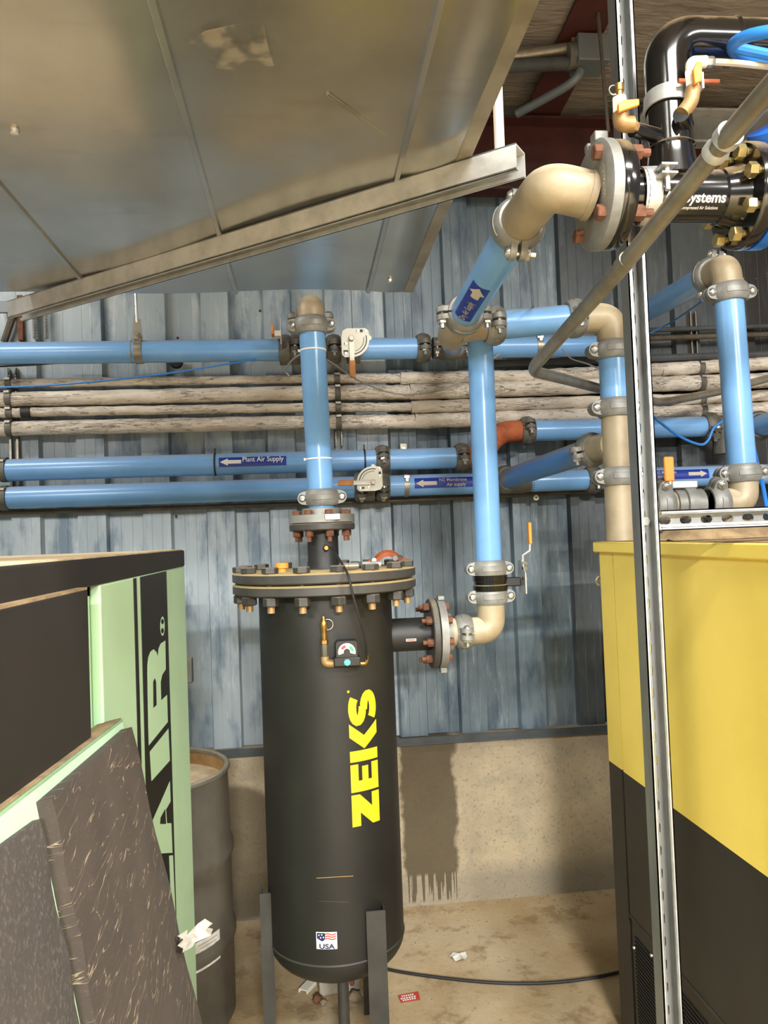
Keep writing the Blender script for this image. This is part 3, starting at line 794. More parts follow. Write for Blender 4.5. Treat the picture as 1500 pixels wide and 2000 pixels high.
wrap(dot, q, [tuple(range(12))], V((TX, TY, face_angle(680, 1351).z)), (0, 0, 1), V((face_angle(680, 1351).x - TX, face_angle(680, 1351).y - TY, 0)), TR + 0.0012, 0)
part('registered_mark', dot, 'decal_yellow', tank)
# flag sticker near the bottom
pc = face_angle(638, 1837); nC = V((pc.x - TX, pc.y - TY, 0)).normalized()
fs_ = 0.064
def on_tank(mb, v, f, lift):     # x right, y up around pc
    wrap(mb, [(y, -x) for x, y in v], f, V((TX, TY, pc.z)), (0, 0, 1), nC, TR + lift, 0.01)
mb = MB(); on_tank(mb, *rect2(-fs_ / 2, -fs_ * .4, fs_ / 2, fs_ * .4), 0.001); stk = part('flag_sticker', mb, 'print_white', tank, label='small white flag sticker reading USA')
mb = MB()
for k in range(3):
    y = fs_ * (.30 - .11 * k); on_tank(mb, *stroke2([(-.05 * fs_ + fs_ * .5 * i / 8, y + .03 * fs_ * math.sin(i * .9)) for i in range(9)], fs_ * .028), 0.0018)
mb2 = MB(); on_tank(mb2, *rect2(-fs_ * .42, -fs_ * .16, fs_ * .42, -fs_ * .10), 0.0018)
part('stripe', mb, 'print_red', stk); part('stripe', mb2, 'print_tan', stk)
mb = MB(); on_tank(mb, [(-.46 * fs_, .36 * fs_), (-.06 * fs_, .36 * fs_), (-.06 * fs_, .08 * fs_), (-.2 * fs_, -.04 * fs_), (-.46 * fs_, .1 * fs_)], [(0, 1, 2, 3, 4)], 0.0018)
on_tank(mb, *move2(text2('USA', fs_ * .30, 0.035, 'CENTER', 1.35), 0, -fs_ * .37), 0.0018); part('print', mb, 'print_navy', stk)
mb = MB()
for x, y in ((-.36, .26), (-.22, .28), (-.28, .14), (-.14, .16)): on_tank(mb, *rect2((x - .03) * fs_, (y - .03) * fs_, (x + .03) * fs_, (y + .03) * fs_), 0.0024)
part('star', mb, 'print_white', stk)
# scratch marks / weld line of a missing plate
for (a, c_) in (((618, 1715), (690, 1711)), ((622, 1760), (680, 1762))):
    pts = [face_angle(a[0] + (c_[0] - a[0]) * i / 8, a[1] + (c_[1] - a[1]) * i / 8) for i in range(9)]
    part('tack_weld', MB().tube(pts, 0.0012, 6), 'brass_tan' if a[1] < 1730 else 'steel_leg', tank)
# pressure gauge, relief valve and sensing line fixed to the shell
gp = P(678, 1292, TY - TR - 0.035); gs = 1 / ppm(gp)
gz = frame(gp, (0, -1, 0), (1, 0, 0))
g = thing('differential_gauge', 'small black gauge with red and green dial on the tank front', 'gauge', gp)
part('body', MB().box((0, 0, -0.02), (52 * gs, 18 * gs, 0.055), gz), 'black_plastic', g, bevel=0.003)
hs = [(-22 * gs, 6 * gs)] + [(x * gs, y * gs) for x, y in ((-22, 36), (-18, 41), (18, 41), (22, 36))] + [(22 * gs, 6 * gs)]
part('housing', MB().prism(hs, gz @ MX.Translation(V((0, 0, -0.04))), 0.044), 'black_plastic', g, bevel=0.002)
def sector(r0, r1, a0, a1, n=8):
    o_ = [(r1 * math.cos(a0 + (a1 - a0) * i / n), r1 * math.sin(a0 + (a1 - a0) * i / n)) for i in range(n + 1)]
    i_ = [(r0 * math.cos(a0 + (a1 - a0) * i / n), r0 * math.sin(a0 + (a1 - a0) * i / n)) for i in range(n + 1)]
    return o_ + i_[::-1]
gd = gz @ MX.Translation(V((0, 19 * gs, 0.0045)))
part('dial', MB().prism(sector(6.5 * gs, 17 * gs, -0.3, PI + 0.3, 14), gd, 0.001), 'print_white', g)
part('red_zone', MB().prism(sector(8.5 * gs, 14 * gs, 1.75, 2.6), gd, 0.0016), 'print_red', g)
part('green_zone', MB().prism(sector(8.5 * gs, 14 * gs, 0.05, 1.05), gd, 0.0016), 'print_green', g)
part('needle', MB().prism(sector(6.5 * gs, 15 * gs, 1.42, 1.5), gd, 0.0022), 'orange_grip', g)
part('indicator_dot', MB().prism([(6.5 * gs * math.cos(a), 6.5 * gs * math.sin(a)) for a in [0.3 + 2 * PI * i / 7 for i in range(7)]], gz @ MX.Translation(V((0, -1 * gs, 0.0075))), 0.001), 'teal_dot', g)
part('mount_stub', MB().cyl(gp + V((0, 0.02, -0.0)), gp + V((0, 0.07, 0)), 0.012, 12), 'brass_tan', g)
rv0 = P(641, 1296, gp.y + 0.02)
rv = thing('relief_valve', 'brass safety relief valve with pull ring beside the gauge', 'valve', rv0)
q0 = P(652, 1296, gp.y + 0.02); zz = lambda y: P(634, y, gp.y + 0.02).z
xx = P(634, 1270, gp.y + 0.02).x; yy = gp.y + 0.02
part('elbow', MB().tube(bendpath([q0, V((xx, yy, rv0.z)), V((xx, yy, zz(1282)))], 0.015, 5), 0.0125, 12), 'brass_tan', rv)
part('hex_body', MB().hexa((xx, yy, zz(1284)), (xx, yy, zz(1257)), 0.0125), 'conduit_dark', rv)
part('collar', MB().hexa((xx, yy, zz(1258)), (xx, yy, zz(1249)), 0.0135), 'brass', rv)
part('barrel', MB().lathe([(0.009, 0), (0.009, 0.03), (0.011, 0.034), (0.011, 0.055), (0.006, 0.062), (0.004, 0.072), (0.0001, 0.073)], frame((xx, yy, zz(1250)), up), 14), 'brass', rv)
part('pull_ring', MB().tube(arc((xx + 0.012, yy, zz(1220)), (1, 0, 0), (0, 0, 1), 0.016, -1.8, 1.9, 14), 0.0015, 6), 'zinc', rv)
sl = [P(640, 1068, TY - 0.065), P(650, 1074, TY - 0.12), P(666, 1098, TY - 0.25), P(680, 1124, TY - 0.335), P(690, 1165, TY - 0.34), P(703, 1210, TY - 0.325), P(714, 1255, TY - 0.29), P(716, 1290, gp.y + 0.01)]
def smooth(pts, n=6):
    out = []
    for i in range(len(pts) - 1):
        p0 = pts[max(i - 1, 0)]; p1 = pts[i]; p2 = pts[i + 1]; p3 = pts[min(i + 2, len(pts) - 1)]
        for k in range(n):
            t = k / n
            out.append(0.5 * ((2 * p1) + (p2 - p0) * t + (2 * p0 - 5 * p1 + 4 * p2 - p3) * t * t + (3 * p1 - p0 - 3 * p2 + p3) * t ** 3))
    return out + [pts[-1]]
ln = thing('sensing_line', 'thin black tube looping from the top nozzle to the gauge', 'tube', sl[0])
part('tube', MB().tube(smooth(sl), 0.0038, 8), 'rubber', ln)
part('brass_fitting', MB().lathe([(0.011, 0), (0.011, 0.014), (0.007, 0.02), (0.007, 0.03)], frame(P(637, 1070, TY - 0.05), (0, -1, 0)), 10), 'brass', ln)
part('brass_fitting', MB().tube(bendpath([P(704, 1296, gp.y + 0.01), P(716, 1296, gp.y + 0.01), P(716, 1280, gp.y + 0.01)], 0.01, 4), 0.006, 8), 'brass', ln)
# loose bits lying on the cover
p = P(551, 1117, TY - 0.12); p.z = zt
top('plastic_plug', MB().lathe([(0.014, 0), (0.013, 0.012), (0.021, 0.013), (0.021, 0.028), (0.018, 0.03)], frame(p, up), 14), 'orange_grip', 'bright orange plastic plug lying on the tank cover', 'plug')
hc = thing('coupling_half', 'rust orange half coupling lying on the right of the tank cover', 'coupling', P(757, 1098, TY + 0.02))
c0 = V((P(757, 1098, TY + 0.0).x, TY + 0.0, zt + 0.012))
mb = MB(); mb.lathe([(0.034, -0.022), (0.048, -0.022), (0.056, 0), (0.048, 0.022), (0.034, 0.022)], frame(c0 - V((0, 0, 0.012)), (0, 1, 0), (1, 0, 0)), 14, PI, 2 * PI, closed=True)
if min(q.z for q in mb.v) < zt - 0.02:
    mb = MB(); mb.lathe([(0.034, -0.022), (0.048, -0.022), (0.056, 0), (0.048, 0.022), (0.034, 0.022)], frame(c0 - V((0, 0, 0.012)), (0, 1, 0), (1, 0, 0)), 14, 0, PI, closed=True)
mb.box(c0 + V((-0.05, 0, 0.002)), (0.03, 0.03, 0.022)); mb.box(c0 + V((0.05, 0, 0.002)), (0.03, 0.03, 0.022))
part('housing', mb, 'rust_orange', hc)
part('bolt', MB().cyl(c0 + V((-0.05, -0.05, 0.012)), c0 + V((-0.05, 0.03, 0.012)), 0.008, 10), 'zinc', hc); part('bolt', MB().cyl(c0 + V((0.02, -0.06, 0.016)), c0 + V((0.045, 0.0, 0.016)), 0.009, 10), 'zinc', hc)
for i, (px, dy, an, lab) in enumerate(((681, -0.2, 0.3, 'short grey threaded pipe nipple left of others on tank cover'), (703, -0.1, -0.5, 'open black pipe fitting lying in the middle of the tank cover'), (725, -0.14, 0.15, 'grey wrench like adapter lying by the orange half coupling'))):
    c1 = V((P(px, 1105, TY + dy).x, TY + dy, zt + 0.0125)); d = V((math.cos(an), math.sin(an), 0))
    mb = MB(); mb.lathe([(0.008, -0.03), (0.012, -0.03), (0.012, -0.006), (0.0105, -0.004), (0.0105, 0.03), (0.006, 0.03)], frame(c1, d), 12)
    top('pipe_nipple', mb, ('conduit', 'pipe_grey_dark', 'galv_bright')[i], lab, 'fitting', 'loose fittings on the tank cover')

# ================================================================== PIPE 1: out of the tank top, up and back to the header
R3 = 0.0435; R4 = 0.0475
HY = 3.38; HZ = P(600, 683, HY).z; HR = 0.0475
zad = zf + 0.026
ad = thing('flange_adapter', 'pale grey two piece flange adapter on the tank top nozzle', 'flange', (TX, TY, zad))
mb = MB(); mb.lathe([(0.06, 0), (0.11, 0), (0.11, 0.026), (0.068, 0.027), (0.066, 0.048), (0.05, 0.05)], frame((TX - 0.002, TY, zad), up), 36); part('ring', mb, 'cast_grey', ad)
mb = MB(); mb.box((TX + 0.03, TY - 0.103, zad + 0.016), (0.05, 0.02, 0.02)); part('latch', mb, 'galv_bright', ad, bevel=0.002)
p1b = V((P(628, 985, TY).x, TY, zad + 0.03)); p1t = P(608, 628, TY)
pip1 = pipe('air_pipe', 'blue vertical pipe rising from the tank top nozzle', p1b, p1t, R3, group='blue air pipes')
d1 = (p1t - p1b).normalized()
coupling('grey coupling joining the blue riser to the tank top flange', P(629, 972, TY), d1, (1, 0, 0), R3)
coupling('grey coupling under the tan elbow near the duct edge', P(608, 637, TY), d1, (1, 0, 0), R3)
for y in (683, 884):
    f_ = (y - 628) / (985 - 628); pp_ = p1t.lerp(p1b, f_)
    o = thing('cable_tie', 'white cable tie around the tank riser, %s of two' % ('upper' if y < 700 else 'lower'), 'cable tie', pp_, 'white cable ties'); band(o, pp_, d1, R3 + 0.0005, 0.005, 'print_white', 'strap', 0.0015)
    part('tie_head', MB().box(pp_ + V((-R3 - 0.003, -0.004, 0)), (0.008, 0.006, 0.008)), 'print_white', o)
ce_ = V((p1t.x, TY, P(605, 600, TY).z))
e_back = V((p1t.x, TY + 0.15, ce_.z))
elbow('tan elbow atop the tank riser turning back to the wall', p1t, ce_, e_back, R3 * 1.06, rad=0.1)
hd_back = V((P(608, 683, HY).x, HY, HZ))
bd = (hd_back - e_back).normalized()
coupling('grey coupling behind the tan riser elbow with bolts standing upright', e_back, bd, (1, 0, 0), R3)
pipe('air_pipe', 'short blue pipe from the riser elbow back to the header tee', e_back, hd_back - bd * 0.09, R3, group='blue air pipes')
# ---- header on the wall
def hx(px, y=683): return V((P(px, y, HY).x, HY, HZ))
hl = pipe('air_pipe', 'blue header pipe on the upper left of the wall', hx(-260), hx(548), HR, group='blue air pipes')
tee('dirty grey tee in the wall header behind the tank riser', hx(574), hx(650), hd_back - bd * 0.1, HR, 'cast_dirty')
coupling('dark coupling left of the header tee behind the riser', hx(577), (1, 0, 0), (0, -1, 0), HR, 'cast_dirty')
coupling('dark coupling right of the header tee behind the riser', hx(652), (1, 0, 0), (0, -1, 0), HR, 'cast_dirty')
notch_valve('butterfly valve on the wall header with white notch plate, orange grip hanging down', hx(690), P(686, 663, HY - HR - 0.09), 0.118, False, HR)
# the valve seen edge-on left of the riser
vc = hx(556)
ev = thing('butterfly_valve', 'dark butterfly valve seen edge on, left of the tank riser', 'valve', vc)
part('body', MB().lathe([(HR, -0.025), (HR * 1.4, -0.022), (HR * 1.4, 0.022), (HR, 0.025)], frame(vc, (1, 0, 0)), 28), 'cast_dirty', ev)
pv = P(548, 655, HY - 0.12)
part('notch_plate', MB().prism([(-0.05, -0.05), (0.06, -0.05), (0.06, 0.02), (0.02, 0.06), (-0.05, 0.06)], frame(pv, (1, 0, 0), (0, 1, 0)), 0.004), 'galv_bright', ev)
part('stem', MB().cyl(vc + V((0, -HR, 0.0)), pv + V((0, 0.0, -0.02)), 0.014, 10), 'cast_dirty', ev)
lv_ = part('lever', MB().box(pv + V((-0.012, -0.03, -0.005)), (0.03, 0.05, 0.022)), 'white_plate', ev)
part('grip', MB().box(pv + V((-0.03, -0.075, 0.0)), (0.012, 0.06, 0.042)), 'orange_dirty', lv_, bevel=0.003)
hr_ = pipe('air_pipe', 'short blue header pipe right of the white notch plate', hx(700), hx(822), HR, group='blue air pipes')
coupling('grey coupling on the header left of the diagonal pipe tee', hx(826), (1, 0, 0), (0, -1, 0), HR, 'cast_dirty')
# ---- diagonal supply pipe and its tee
RY = 1.58
ht = hx(880, 668)
CN = P(1014, 436, 1.79); CF = P(908, 612, 2.38)
cd_ = (CF - CN).normalized()
cpipe = pipe('air_pipe', 'blue pipe running back from the tan elbow with upward arrow marker', CN, CF + cd_ * 0.02, R4, group='blue air pipes')
XTc = CF + cd_ * 0.115
tee('tan tee at the far end of the diagonal blue pipe', CF + cd_ * 0.02, CF + cd_ * 0.22, V((XTc.x + 0.12, XTc.y, XTc.z)), R4)
coupling('grey coupling where the diagonal pipe meets its tee', CF + cd_ * 0.01, cd_, (1, 0, 0), R4)
coupling('grey coupling right of the diagonal pipe tee', V((XTc.x + 0.125, XTc.y, XTc.z)), (1, 0, 0), (0, -1, 0), R4)
stub0 = CF + cd_ * 0.20
hd2 = V((P(884, 668, HY).x, HY, HZ))
sd_ = (hd2 - stub0).normalized()
pipe('air_pipe', 'short dark blue stub between the diagonal pipe tee and wall header', stub0, hd2 - sd_ * 0.08, R3, group='blue air pipes')
tee('dirty grey tee in the wall header behind the diagonal pipe', hx(845), hx(925), hd2 - sd_ * 0.085, HR, 'cast_dirty')
coupling('dirty coupling on the header tee branch below the diagonal pipe', hd2 - sd_ * 0.11, sd_, (1, 0, 0), R3, 'cast_dirty')
pipe('air_pipe', 'blue header pipe behind the right hand cross pipe', hx(915), hx(1168, 664), HR, group='blue air pipes')
top('end_fitting', MB().lathe([(HR * 1.1, 0), (HR * 1.1, 0.04), (HR * .7, 0.06), (0.0001, 0.065)], frame(hx(1162, 664), (1, 0, 0)), 24), 'cast_dirty', 'dirty grey end fitting closing the right end of the wall header', 'fitting')
nC2 = (CAM - CN.lerp(CF, 0.6)); ax = -cd_
mk = []
Lw, Lh = 0.245, 0.060
mk.append(('print_tan', *arrow2(0.045, 0.115, 0, 0.026, 0.042)))
mk.append(('print_tan', *move2(text2('Dry Air Supply', 0.029, 0.005, 'LEFT', 0.76), -0.117, -0.009)))
label_on(cpipe, CN.lerp(CF, 0.70), ax, nC2, R4, Lw, Lh, mk)
# ---- cross pipe, elbow and right riser down to the dryer
DYY = XTc.y
d_l = V((XTc.x + 0.125, DYY, XTc.z)); d_r = P(1122, 622, DYY)
pipe('air_pipe', 'blue horizontal cross pipe between diagonal tee and right elbow', d_l, d_r, R4, group='blue air pipes')
coupling('grey coupling left of the tan elbow above the dryer', d_r, (1, 0, 0), (0, -1, 0), R4)
FX = P(1199, 740, DYY).x
fe = V((FX, DYY, d_r.z))
FT = V((FX, DYY, P(1190, 676, DYY).z))
elbow('tan elbow turning the cross pipe down behind the post', d_r + V((0.02, 0, 0)), fe, FT, R4 * 1.05, rad=0.125)
def fz(py): return V((FX, DYY, P(1198, py, DYY).z))
coupling('grey coupling below the tan elbow behind the post', fz(685), up, (1, 0, 0), R4)
pipe('air_pipe', 'short blue vertical pipe between two couplings behind the post', fz(690), fz(795), R4, group='blue air pipes')
coupling('grey coupling above the tan tee behind the post', fz(797), up, (1, 0, 0), R4)
Sl = P(988, 936, 3.36); tc_ = fz(862); sdir = (Sl - tc_).normalized(); br = tc_ + sdir * 0.15
tee('tall tan tee behind the post over the yellow cabinet', fz(802), fz(925), br, R4, bulge=1.03)
coupling('grey coupling below the tan tee behind the post', fz(931), up, (1, 0, 0), R4)
mb = MB(); mb.cyl(fz(935), V((FX, DYY, 1.64)), R4 * 1.04, 28); top('air_pipe', mb, 'tan_cast', 'tan vertical pipe going down into the yellow cabinet top', 'pipe', 'tan pipes')
coupling('grey coupling on the left branch of the tall tan tee', br + sdir * 0.01, sdir, (1, 0, 0.2), R4 * .94)
pipe('air_pipe', 'dusty blue pipe slanting down from the tall tee to the wall', br, Sl, R4 * .94, 'blue_pipe_dusty', group='blue air pipes')
# ---- tank outlet: adapter, coupling, elbow, valve and long riser
ad = thing('flange_adapter', 'pale flange adapter on the side nozzle of the tank', 'flange', (sx1 + 0.03, TY, SZ))
mb = MB(); mb.lathe([(0.06, 0.026), (0.118, 0.026), (0.118, 0.05), (0.07, 0.051), (0.066, 0.075), (0.046, 0.078)], frame((sx1, TY, SZ), sd), 36); part('ring', mb, 'cast_grey', ad)
mb = MB(); mb.box((sx1 + 0.04, TY - 0.02, SZ - 0.121), (0.022, 0.04, 0.018)); mb.box((sx1 + 0.04, TY - 0.02, SZ + 0.121), (0.022, 0.04, 0.014)); part('latch', mb, 'cast_grey', ad, bevel=0.002)
EX = P(955, 1095, TY).x; EB = P(958, 1172, TY); EB.y = TY
oc = V((P(905, 1234, TY).x, TY, SZ))
coupling('grey coupling between the side nozzle adapter and tan elbow', oc, (1, 0, 0), (0, -1, 0), R3)
elbow('tan elbow turning the tank outlet upward', V((sx1 + 0.07, TY, SZ)), V((EB.x, TY, SZ)), EB, R3 * 1.08, rad=0.13)
coupling('grey coupling below the black wafer valve', P(958, 1164, TY), up, (1, 0, 0), R3)
coupling('grey coupling above the black wafer valve', P(955, 1110, TY), up, (1, 0, 0), R3)
wv = P(957, 1138, TY)
wvt = thing('butterfly_valve', 'black wafer valve on the tank outlet with upright orange handle', 'valve', wv)
mb = MB(); mb.lathe([(R3, -0.03), (R3 * 1.38, -0.027), (R3 * 1.38, -0.008), (R3 * 1.3, -0.005), (R3 * 1.3, 0.005), (R3 * 1.38, 0.008), (R3 * 1.38, 0.027), (R3, 0.03)], frame(wv, up), 32); part('body', mb, 'black_gloss', wvt)
mb = MB(); mb.box(wv + V((0.075, 0, 0)), (0.06, 0.04, 0.03)); part('neck', mb, 'black_plastic', wvt, bevel=0.004)
hp = wv + V((0.112, 0, 0))
mb = MB(); mb.prism([(-0.045, -0.04), (0.035, -0.04), (0.05, 0.0), (0.04, 0.07), (0.0, 0.075), (-0.045, 0.03)], frame(hp, (1, 0, 0), (0, 1, 0)), 0.004); part('notch_plate', mb, 'galv_bright', wvt)
lp = [hp + V((0.006, 0, 0)), hp + V((0.008, 0, 0.06)), hp + V((0.006, -0.005, 0.09)), hp + V((0.03, -0.01, 0.105)), hp + V((0.032, -0.01, 0.13))]
lo = part('lever', MB().tube(lp, 0.005, 8), 'galv_bright', wvt)
part('grip', MB().box(hp + V((0.032, -0.01, 0.165)), (0.011, 0.022, 0.075)), 'orange_grip', lo, bevel=0.003)
for dz, dx in ((0.01, 0.01), (0.045, 0.01), (0.062, 0.012)): part('bolt', MB().hexa(hp + V((dx - 0.01, -0.015, dz)), hp + V((dx + 0.006, -0.015, dz)), 0.007), 'zinc', wvt)
ETp = P(936, 626, TY)
pipe('air_pipe', 'long blue riser from the tank outlet up to the diagonal pipe tee', P(955, 1100, TY), ETp, R3 * 1.02, group='blue air pipes')

# ---- right riser
GY = DYY; GT = P(1422, 560, GY); GBt = P(1449, 918, GY)
pipe('air_pipe', 'blue vertical riser on the far right of the cabinet', GT, GBt, R4, group='blue air pipes')
gd_ = (GT - GBt).normalized()
coupling('grey coupling under the top elbow of the far right riser', P(1424, 573, GY), gd_, (1, 0, 0), R4)
coupling('grey coupling at the foot of the far right riser', P(1448, 924, GY), gd_, (1, 0, 0), R4)
gc = P(1417, 524, GY); gb = P(1388, 538, GY + 0.11); gw = P(1236, 622, WY - 0.02)
elbow('tan elbow at the top of the far right riser', GT, gc, gb, R4 * 1.05, rad=0.1)
gdir = (gw - gb).normalized()
coupling('grey coupling behind the top elbow of the far right riser', gb, gdir, (0.25, 0, 1), R4)
pipe('air_pipe', 'blue pipe slanting back from the far right elbow to the wall', gb, gw, R4, group='blue air pipes')
vz = P(1340, 985, GY).z
ge = V((GBt.x, GY, vz)); gl = V((P(1398, 985, GY).x, GY, vz))
elbow('tan elbow at the foot of the far right riser', GBt, ge, gl, R4 * 1.05, rad=0.1)
coupling('grey coupling right of the lever valve behind the cross strut', gl, (1, 0, 0), (0, -0.35, 1), R4)
vcx = V((P(1342, 985, GY).x, GY, vz))
bv = thing('butterfly_valve', 'grey lever valve behind the cross strut with tall orange grip', 'valve', vcx)
mb = MB(); mb.lathe([(R4, -0.05), (R4 * 1.1, -0.048), (R4 * 1.1, -0.02), (R4 * 1.28, -0.018), (R4 * 1.28, 0.018), (R4 * 1.1, 0.02), (R4 * 1.1, 0.048), (R4, 0.05)], frame(vcx, (1, 0, 0)), 28); part('body', mb, 'cast_grey', bv)
lz = P(1315, 947, GY - 0.02)
mb = MB(); mb.box(V((vcx.x - 0.02, GY - 0.02, lz.z)), (0.09, 0.025, 0.025)); part('yoke', mb, 'galv_bright', bv, bevel=0.003)
g0 = P(1309, 940, GY - 0.05); g1 = P(1304, 892, GY - 0.05)
part('handle', MB().cyl(V((g0.x, g0.y, lz.z)), g0, 0.006, 8), 'galv_bright', bv)
part('grip', MB().box((g0 + g1) / 2, (0.034, 0.012, (g1 - g0).length)), 'orange_grip', bv, bevel=0.005)
coupling('grey coupling left of the lever valve beside the post', V((P(1292, 990, GY).x, GY, vz)), (1, 0, 0), (0, -0.3, 1), R4)
pipe('air_pipe', 'tan pipe linking the lever valve to the dryer inlet pipe', V((FX + 0.02, GY, vz)), V((vcx.x, GY, vz)), R4 * .95, 'tan_cast', group='tan pipes')

# ================================================================== LOWER WALL PIPES
BY = 3.40
def wp(px, py, Y=BY): return P(px, py, Y)
def strap(parent, p, R, wd=0.03, ear=1):
    band(parent, p, (1, 0, 0), R, wd, 'conduit', 'clamp_band', 0.003)
    part('clamp_ear', MB().box(p + V((0, -R * 0.55 - 0.006, R * 0.75 * ear)), (wd, 0.03, 0.012)), 'zinc', parent)
    part('clamp_screw', MB().hexa(p + V((0, -R * 0.9 - 0.012, R * .45 * ear)), p + V((0, -R * 0.9 + 0.0, R * .45 * ear)), 0.008), 'zinc', parent)
z1 = wp(0, 919).z; z2 = wp(0, 973).z; BR = 0.0475
def b1(px): return V((wp(px, 907).x, BY, z1))
def b2_(px): return V((wp(px, 957).x, BY, z2))
p_ = pipe('air_pipe', 'blue wall pipe with Plant Air Supply marker', b1(-260), b1(745), BR, group='blue air pipes')
lc = V((wp(495, 903).x, BY, z1)); lw = wp(560, 903).x - wp(430, 903).x
label_on(p_, lc, (1, 0, 0), (0, -1, 0.10), BR, lw, 0.042, [('print_white', *arrow2(-lw * .17, -lw * .485, 0.0, 0.016, 0.034)), ('print_white', *move2(text2('Plant Air Supply', 0.032, 0.006, 'LEFT', 0.86), -lw * .155, -0.001))])
pipe('air_pipe', 'short blue wall pipe between two couplings left of the long riser', b1(750), b1(896), BR, group='blue air pipes')
coupling('dark coupling on the plant air pipe above the lower notch plate', b1(747), (1, 0, 0), (0, -1, 0.3), BR, 'cast_dirty')
coupling('dark coupling at the right end of the plant air pipe', b1(902), (1, 0, 0), (0, -1, 0.1), BR, 'cast_dirty')
for px, lab in ((421, 'black cable tie left of the Plant Air Supply marker'), (712, 'black cable tie on the plant air pipe above the lower valve')):
    o = thing('cable_tie', lab, 'cable tie', b1(px), 'black cable ties'); band(o, b1(px), (1, 0, 0), BR + 0.0005, 0.007, 'rubber', 'strap', 0.002)
    part('tie_head', MB().box(b1(px) + V((0, -0.01, BR + 0.012)), (0.006, 0.008, 0.02)), 'rubber', o)
pipe('air_pipe', 'lowest blue wall pipe left of the lower notch plate', b2_(-260), b2_(700), BR, group='blue air pipes')
notch_valve('butterfly valve on the lowest blue pipe with white notch plate, grip pointing left', b2_(718), P(728, 942, BY - BR - 0.085), 0.105, True, BR)
coupling('dark coupling left of the lower notch plate', b2_(705), (1, 0, 0), (0, -1, -0.4), BR, 'cast_dirty')
coupling('dark coupling right of the lower notch plate', b2_(747), (1, 0, 0), (0, -1, -0.4), BR, 'cast_dirty')
p_ = pipe('air_pipe', 'lowest blue wall pipe with membrane supply marker and left arrow', b2_(752), b2_(1000), BR, group='blue air pipes')
lw = wp(925, 940).x - wp(807, 940).x
lc = V((wp(866, 941).x, BY, z2))
label_on(p_, lc, (1, 0, 0), (0, -1, 0.12), BR, lw, 0.048, [('print_tan', *arrow2(-lw * .14, -lw * .48, -0.002, 0.017, 0.034)), ('print_tan', *move2(text2('N2 Membrane', 0.023, 0.004, 'LEFT', 0.92), -lw * .10, 0.004)), ('print_tan', *move2(text2('Air supply', 0.023, 0.004, 'LEFT', 0.92), lw * .02, -0.018))])
o = thing('pipe_clamp', 'grey strap clamp on the lowest pipe left of the membrane marker', 'clamp', b2_(793), 'pipe clamps'); strap(o, b2_(793), BR, 0.022)
coupling('dirty coupling at the foot of the slanting dusty pipe', Sl, sdir, (1, 0, 0), R4 * .94, 'cast_dirty')
tee('dirty tee on the lowest pipe behind the long riser', b2_(960), b2_(1040), Sl + sdir * 0.0 + V((0, -0.02, 0)), BR, 'cast_dirty')
pipe('air_pipe', 'lowest blue wall pipe right of the slanting pipe', b2_(1035), b2_(1160), BR, group='blue air pipes')
coupling('dark coupling on the lowest pipe behind the tan tee', b2_(1158), (1, 0, 0), (0, -1, 0), BR, 'cast_dirty')
p_ = pipe('air_pipe', 'lowest blue wall pipe with right arrow marker behind the lever valve', b2_(1162), b2_(1640), BR, group='blue air pipes')
lw = wp(1375, 918).x - wp(1270, 918).x; lc = V((wp(1322, 918).x, BY, z2))
label_on(p_, lc, (1, 0, 0), (0, -1, 0.2), BR, lw, 0.046, [('print_tan', *arrow2(lw * .12, lw * .46, 0.0, 0.016, 0.03)), ('print_tan', *move2(text2('N2 Membrane', 0.022, 0.002, 'LEFT', 0.75), -lw * .47, 0.004)), ('print_tan', *move2(text2('Air supply', 0.022, 0.002, 'LEFT', 0.8), -lw * .45, -0.018))])
# second-height pipe on the right with the rusty bend
z3 = wp(1100, 840).z
def b3(px): return V((wp(px, 840).x, BY, z3))
pipe('air_pipe', 'blue wall pipe right of the rust red bend', b3(1035), b3(1380), BR, group='blue air pipes')
coupling('grey coupling between the rust red bend and blue wall pipe', b3(1029), (1, 0, 0), (0, -1, 0.3), BR, 'cast_dirty')
coupling('dirty coupling on the right end of the upper right wall pipe', b3(1386), (1, 0, 0), (0, -1, -0.5), BR, 'cast_dirty')
mb = MB(); mb.tube(bendpath([b3(1030), b3(975), V((b1(935).x, BY, z1)), b1(903)], 0.09, 8), BR * 1.03, 24)
top('pipe_bend', mb, 'rust_orange', 'rust red painted pipe bend behind the long riser', 'elbow')
mb = MB(); mb.tube(bendpath([b3(1384), b3(1412), V((b3(1412).x, BY, z3 - 0.13))], 0.06, 8), BR * 1.0, 24); top('pipe_bend', mb, 'cast_dirty', 'dark pipe bend behind the far right riser', 'elbow')
coupling('dirty coupling at the right edge beyond the far right riser', P(1482, 832, 3.2), (-0.25, -1, 0.05), (1, 0, 0), BR, 'cast_dirty')
pipe('air_pipe', 'dark blue pipe end coming forward at the right edge', P(1482, 832, 3.2), P(1530, 820, 3.02), BR, group='blue air pipes')
# thin conduit under the lowest pipe
top('conduit_run', MB().tube([P(-60, 1003, 3.48), P(300, 993, 3.48), P(640, 983, 3.48), P(980, 968, 3.48), P(1200, 957, 3.48)], 0.011, 10), 'conduit_dark', 'thin brown conduit below the lowest blue pipe', 'conduit')
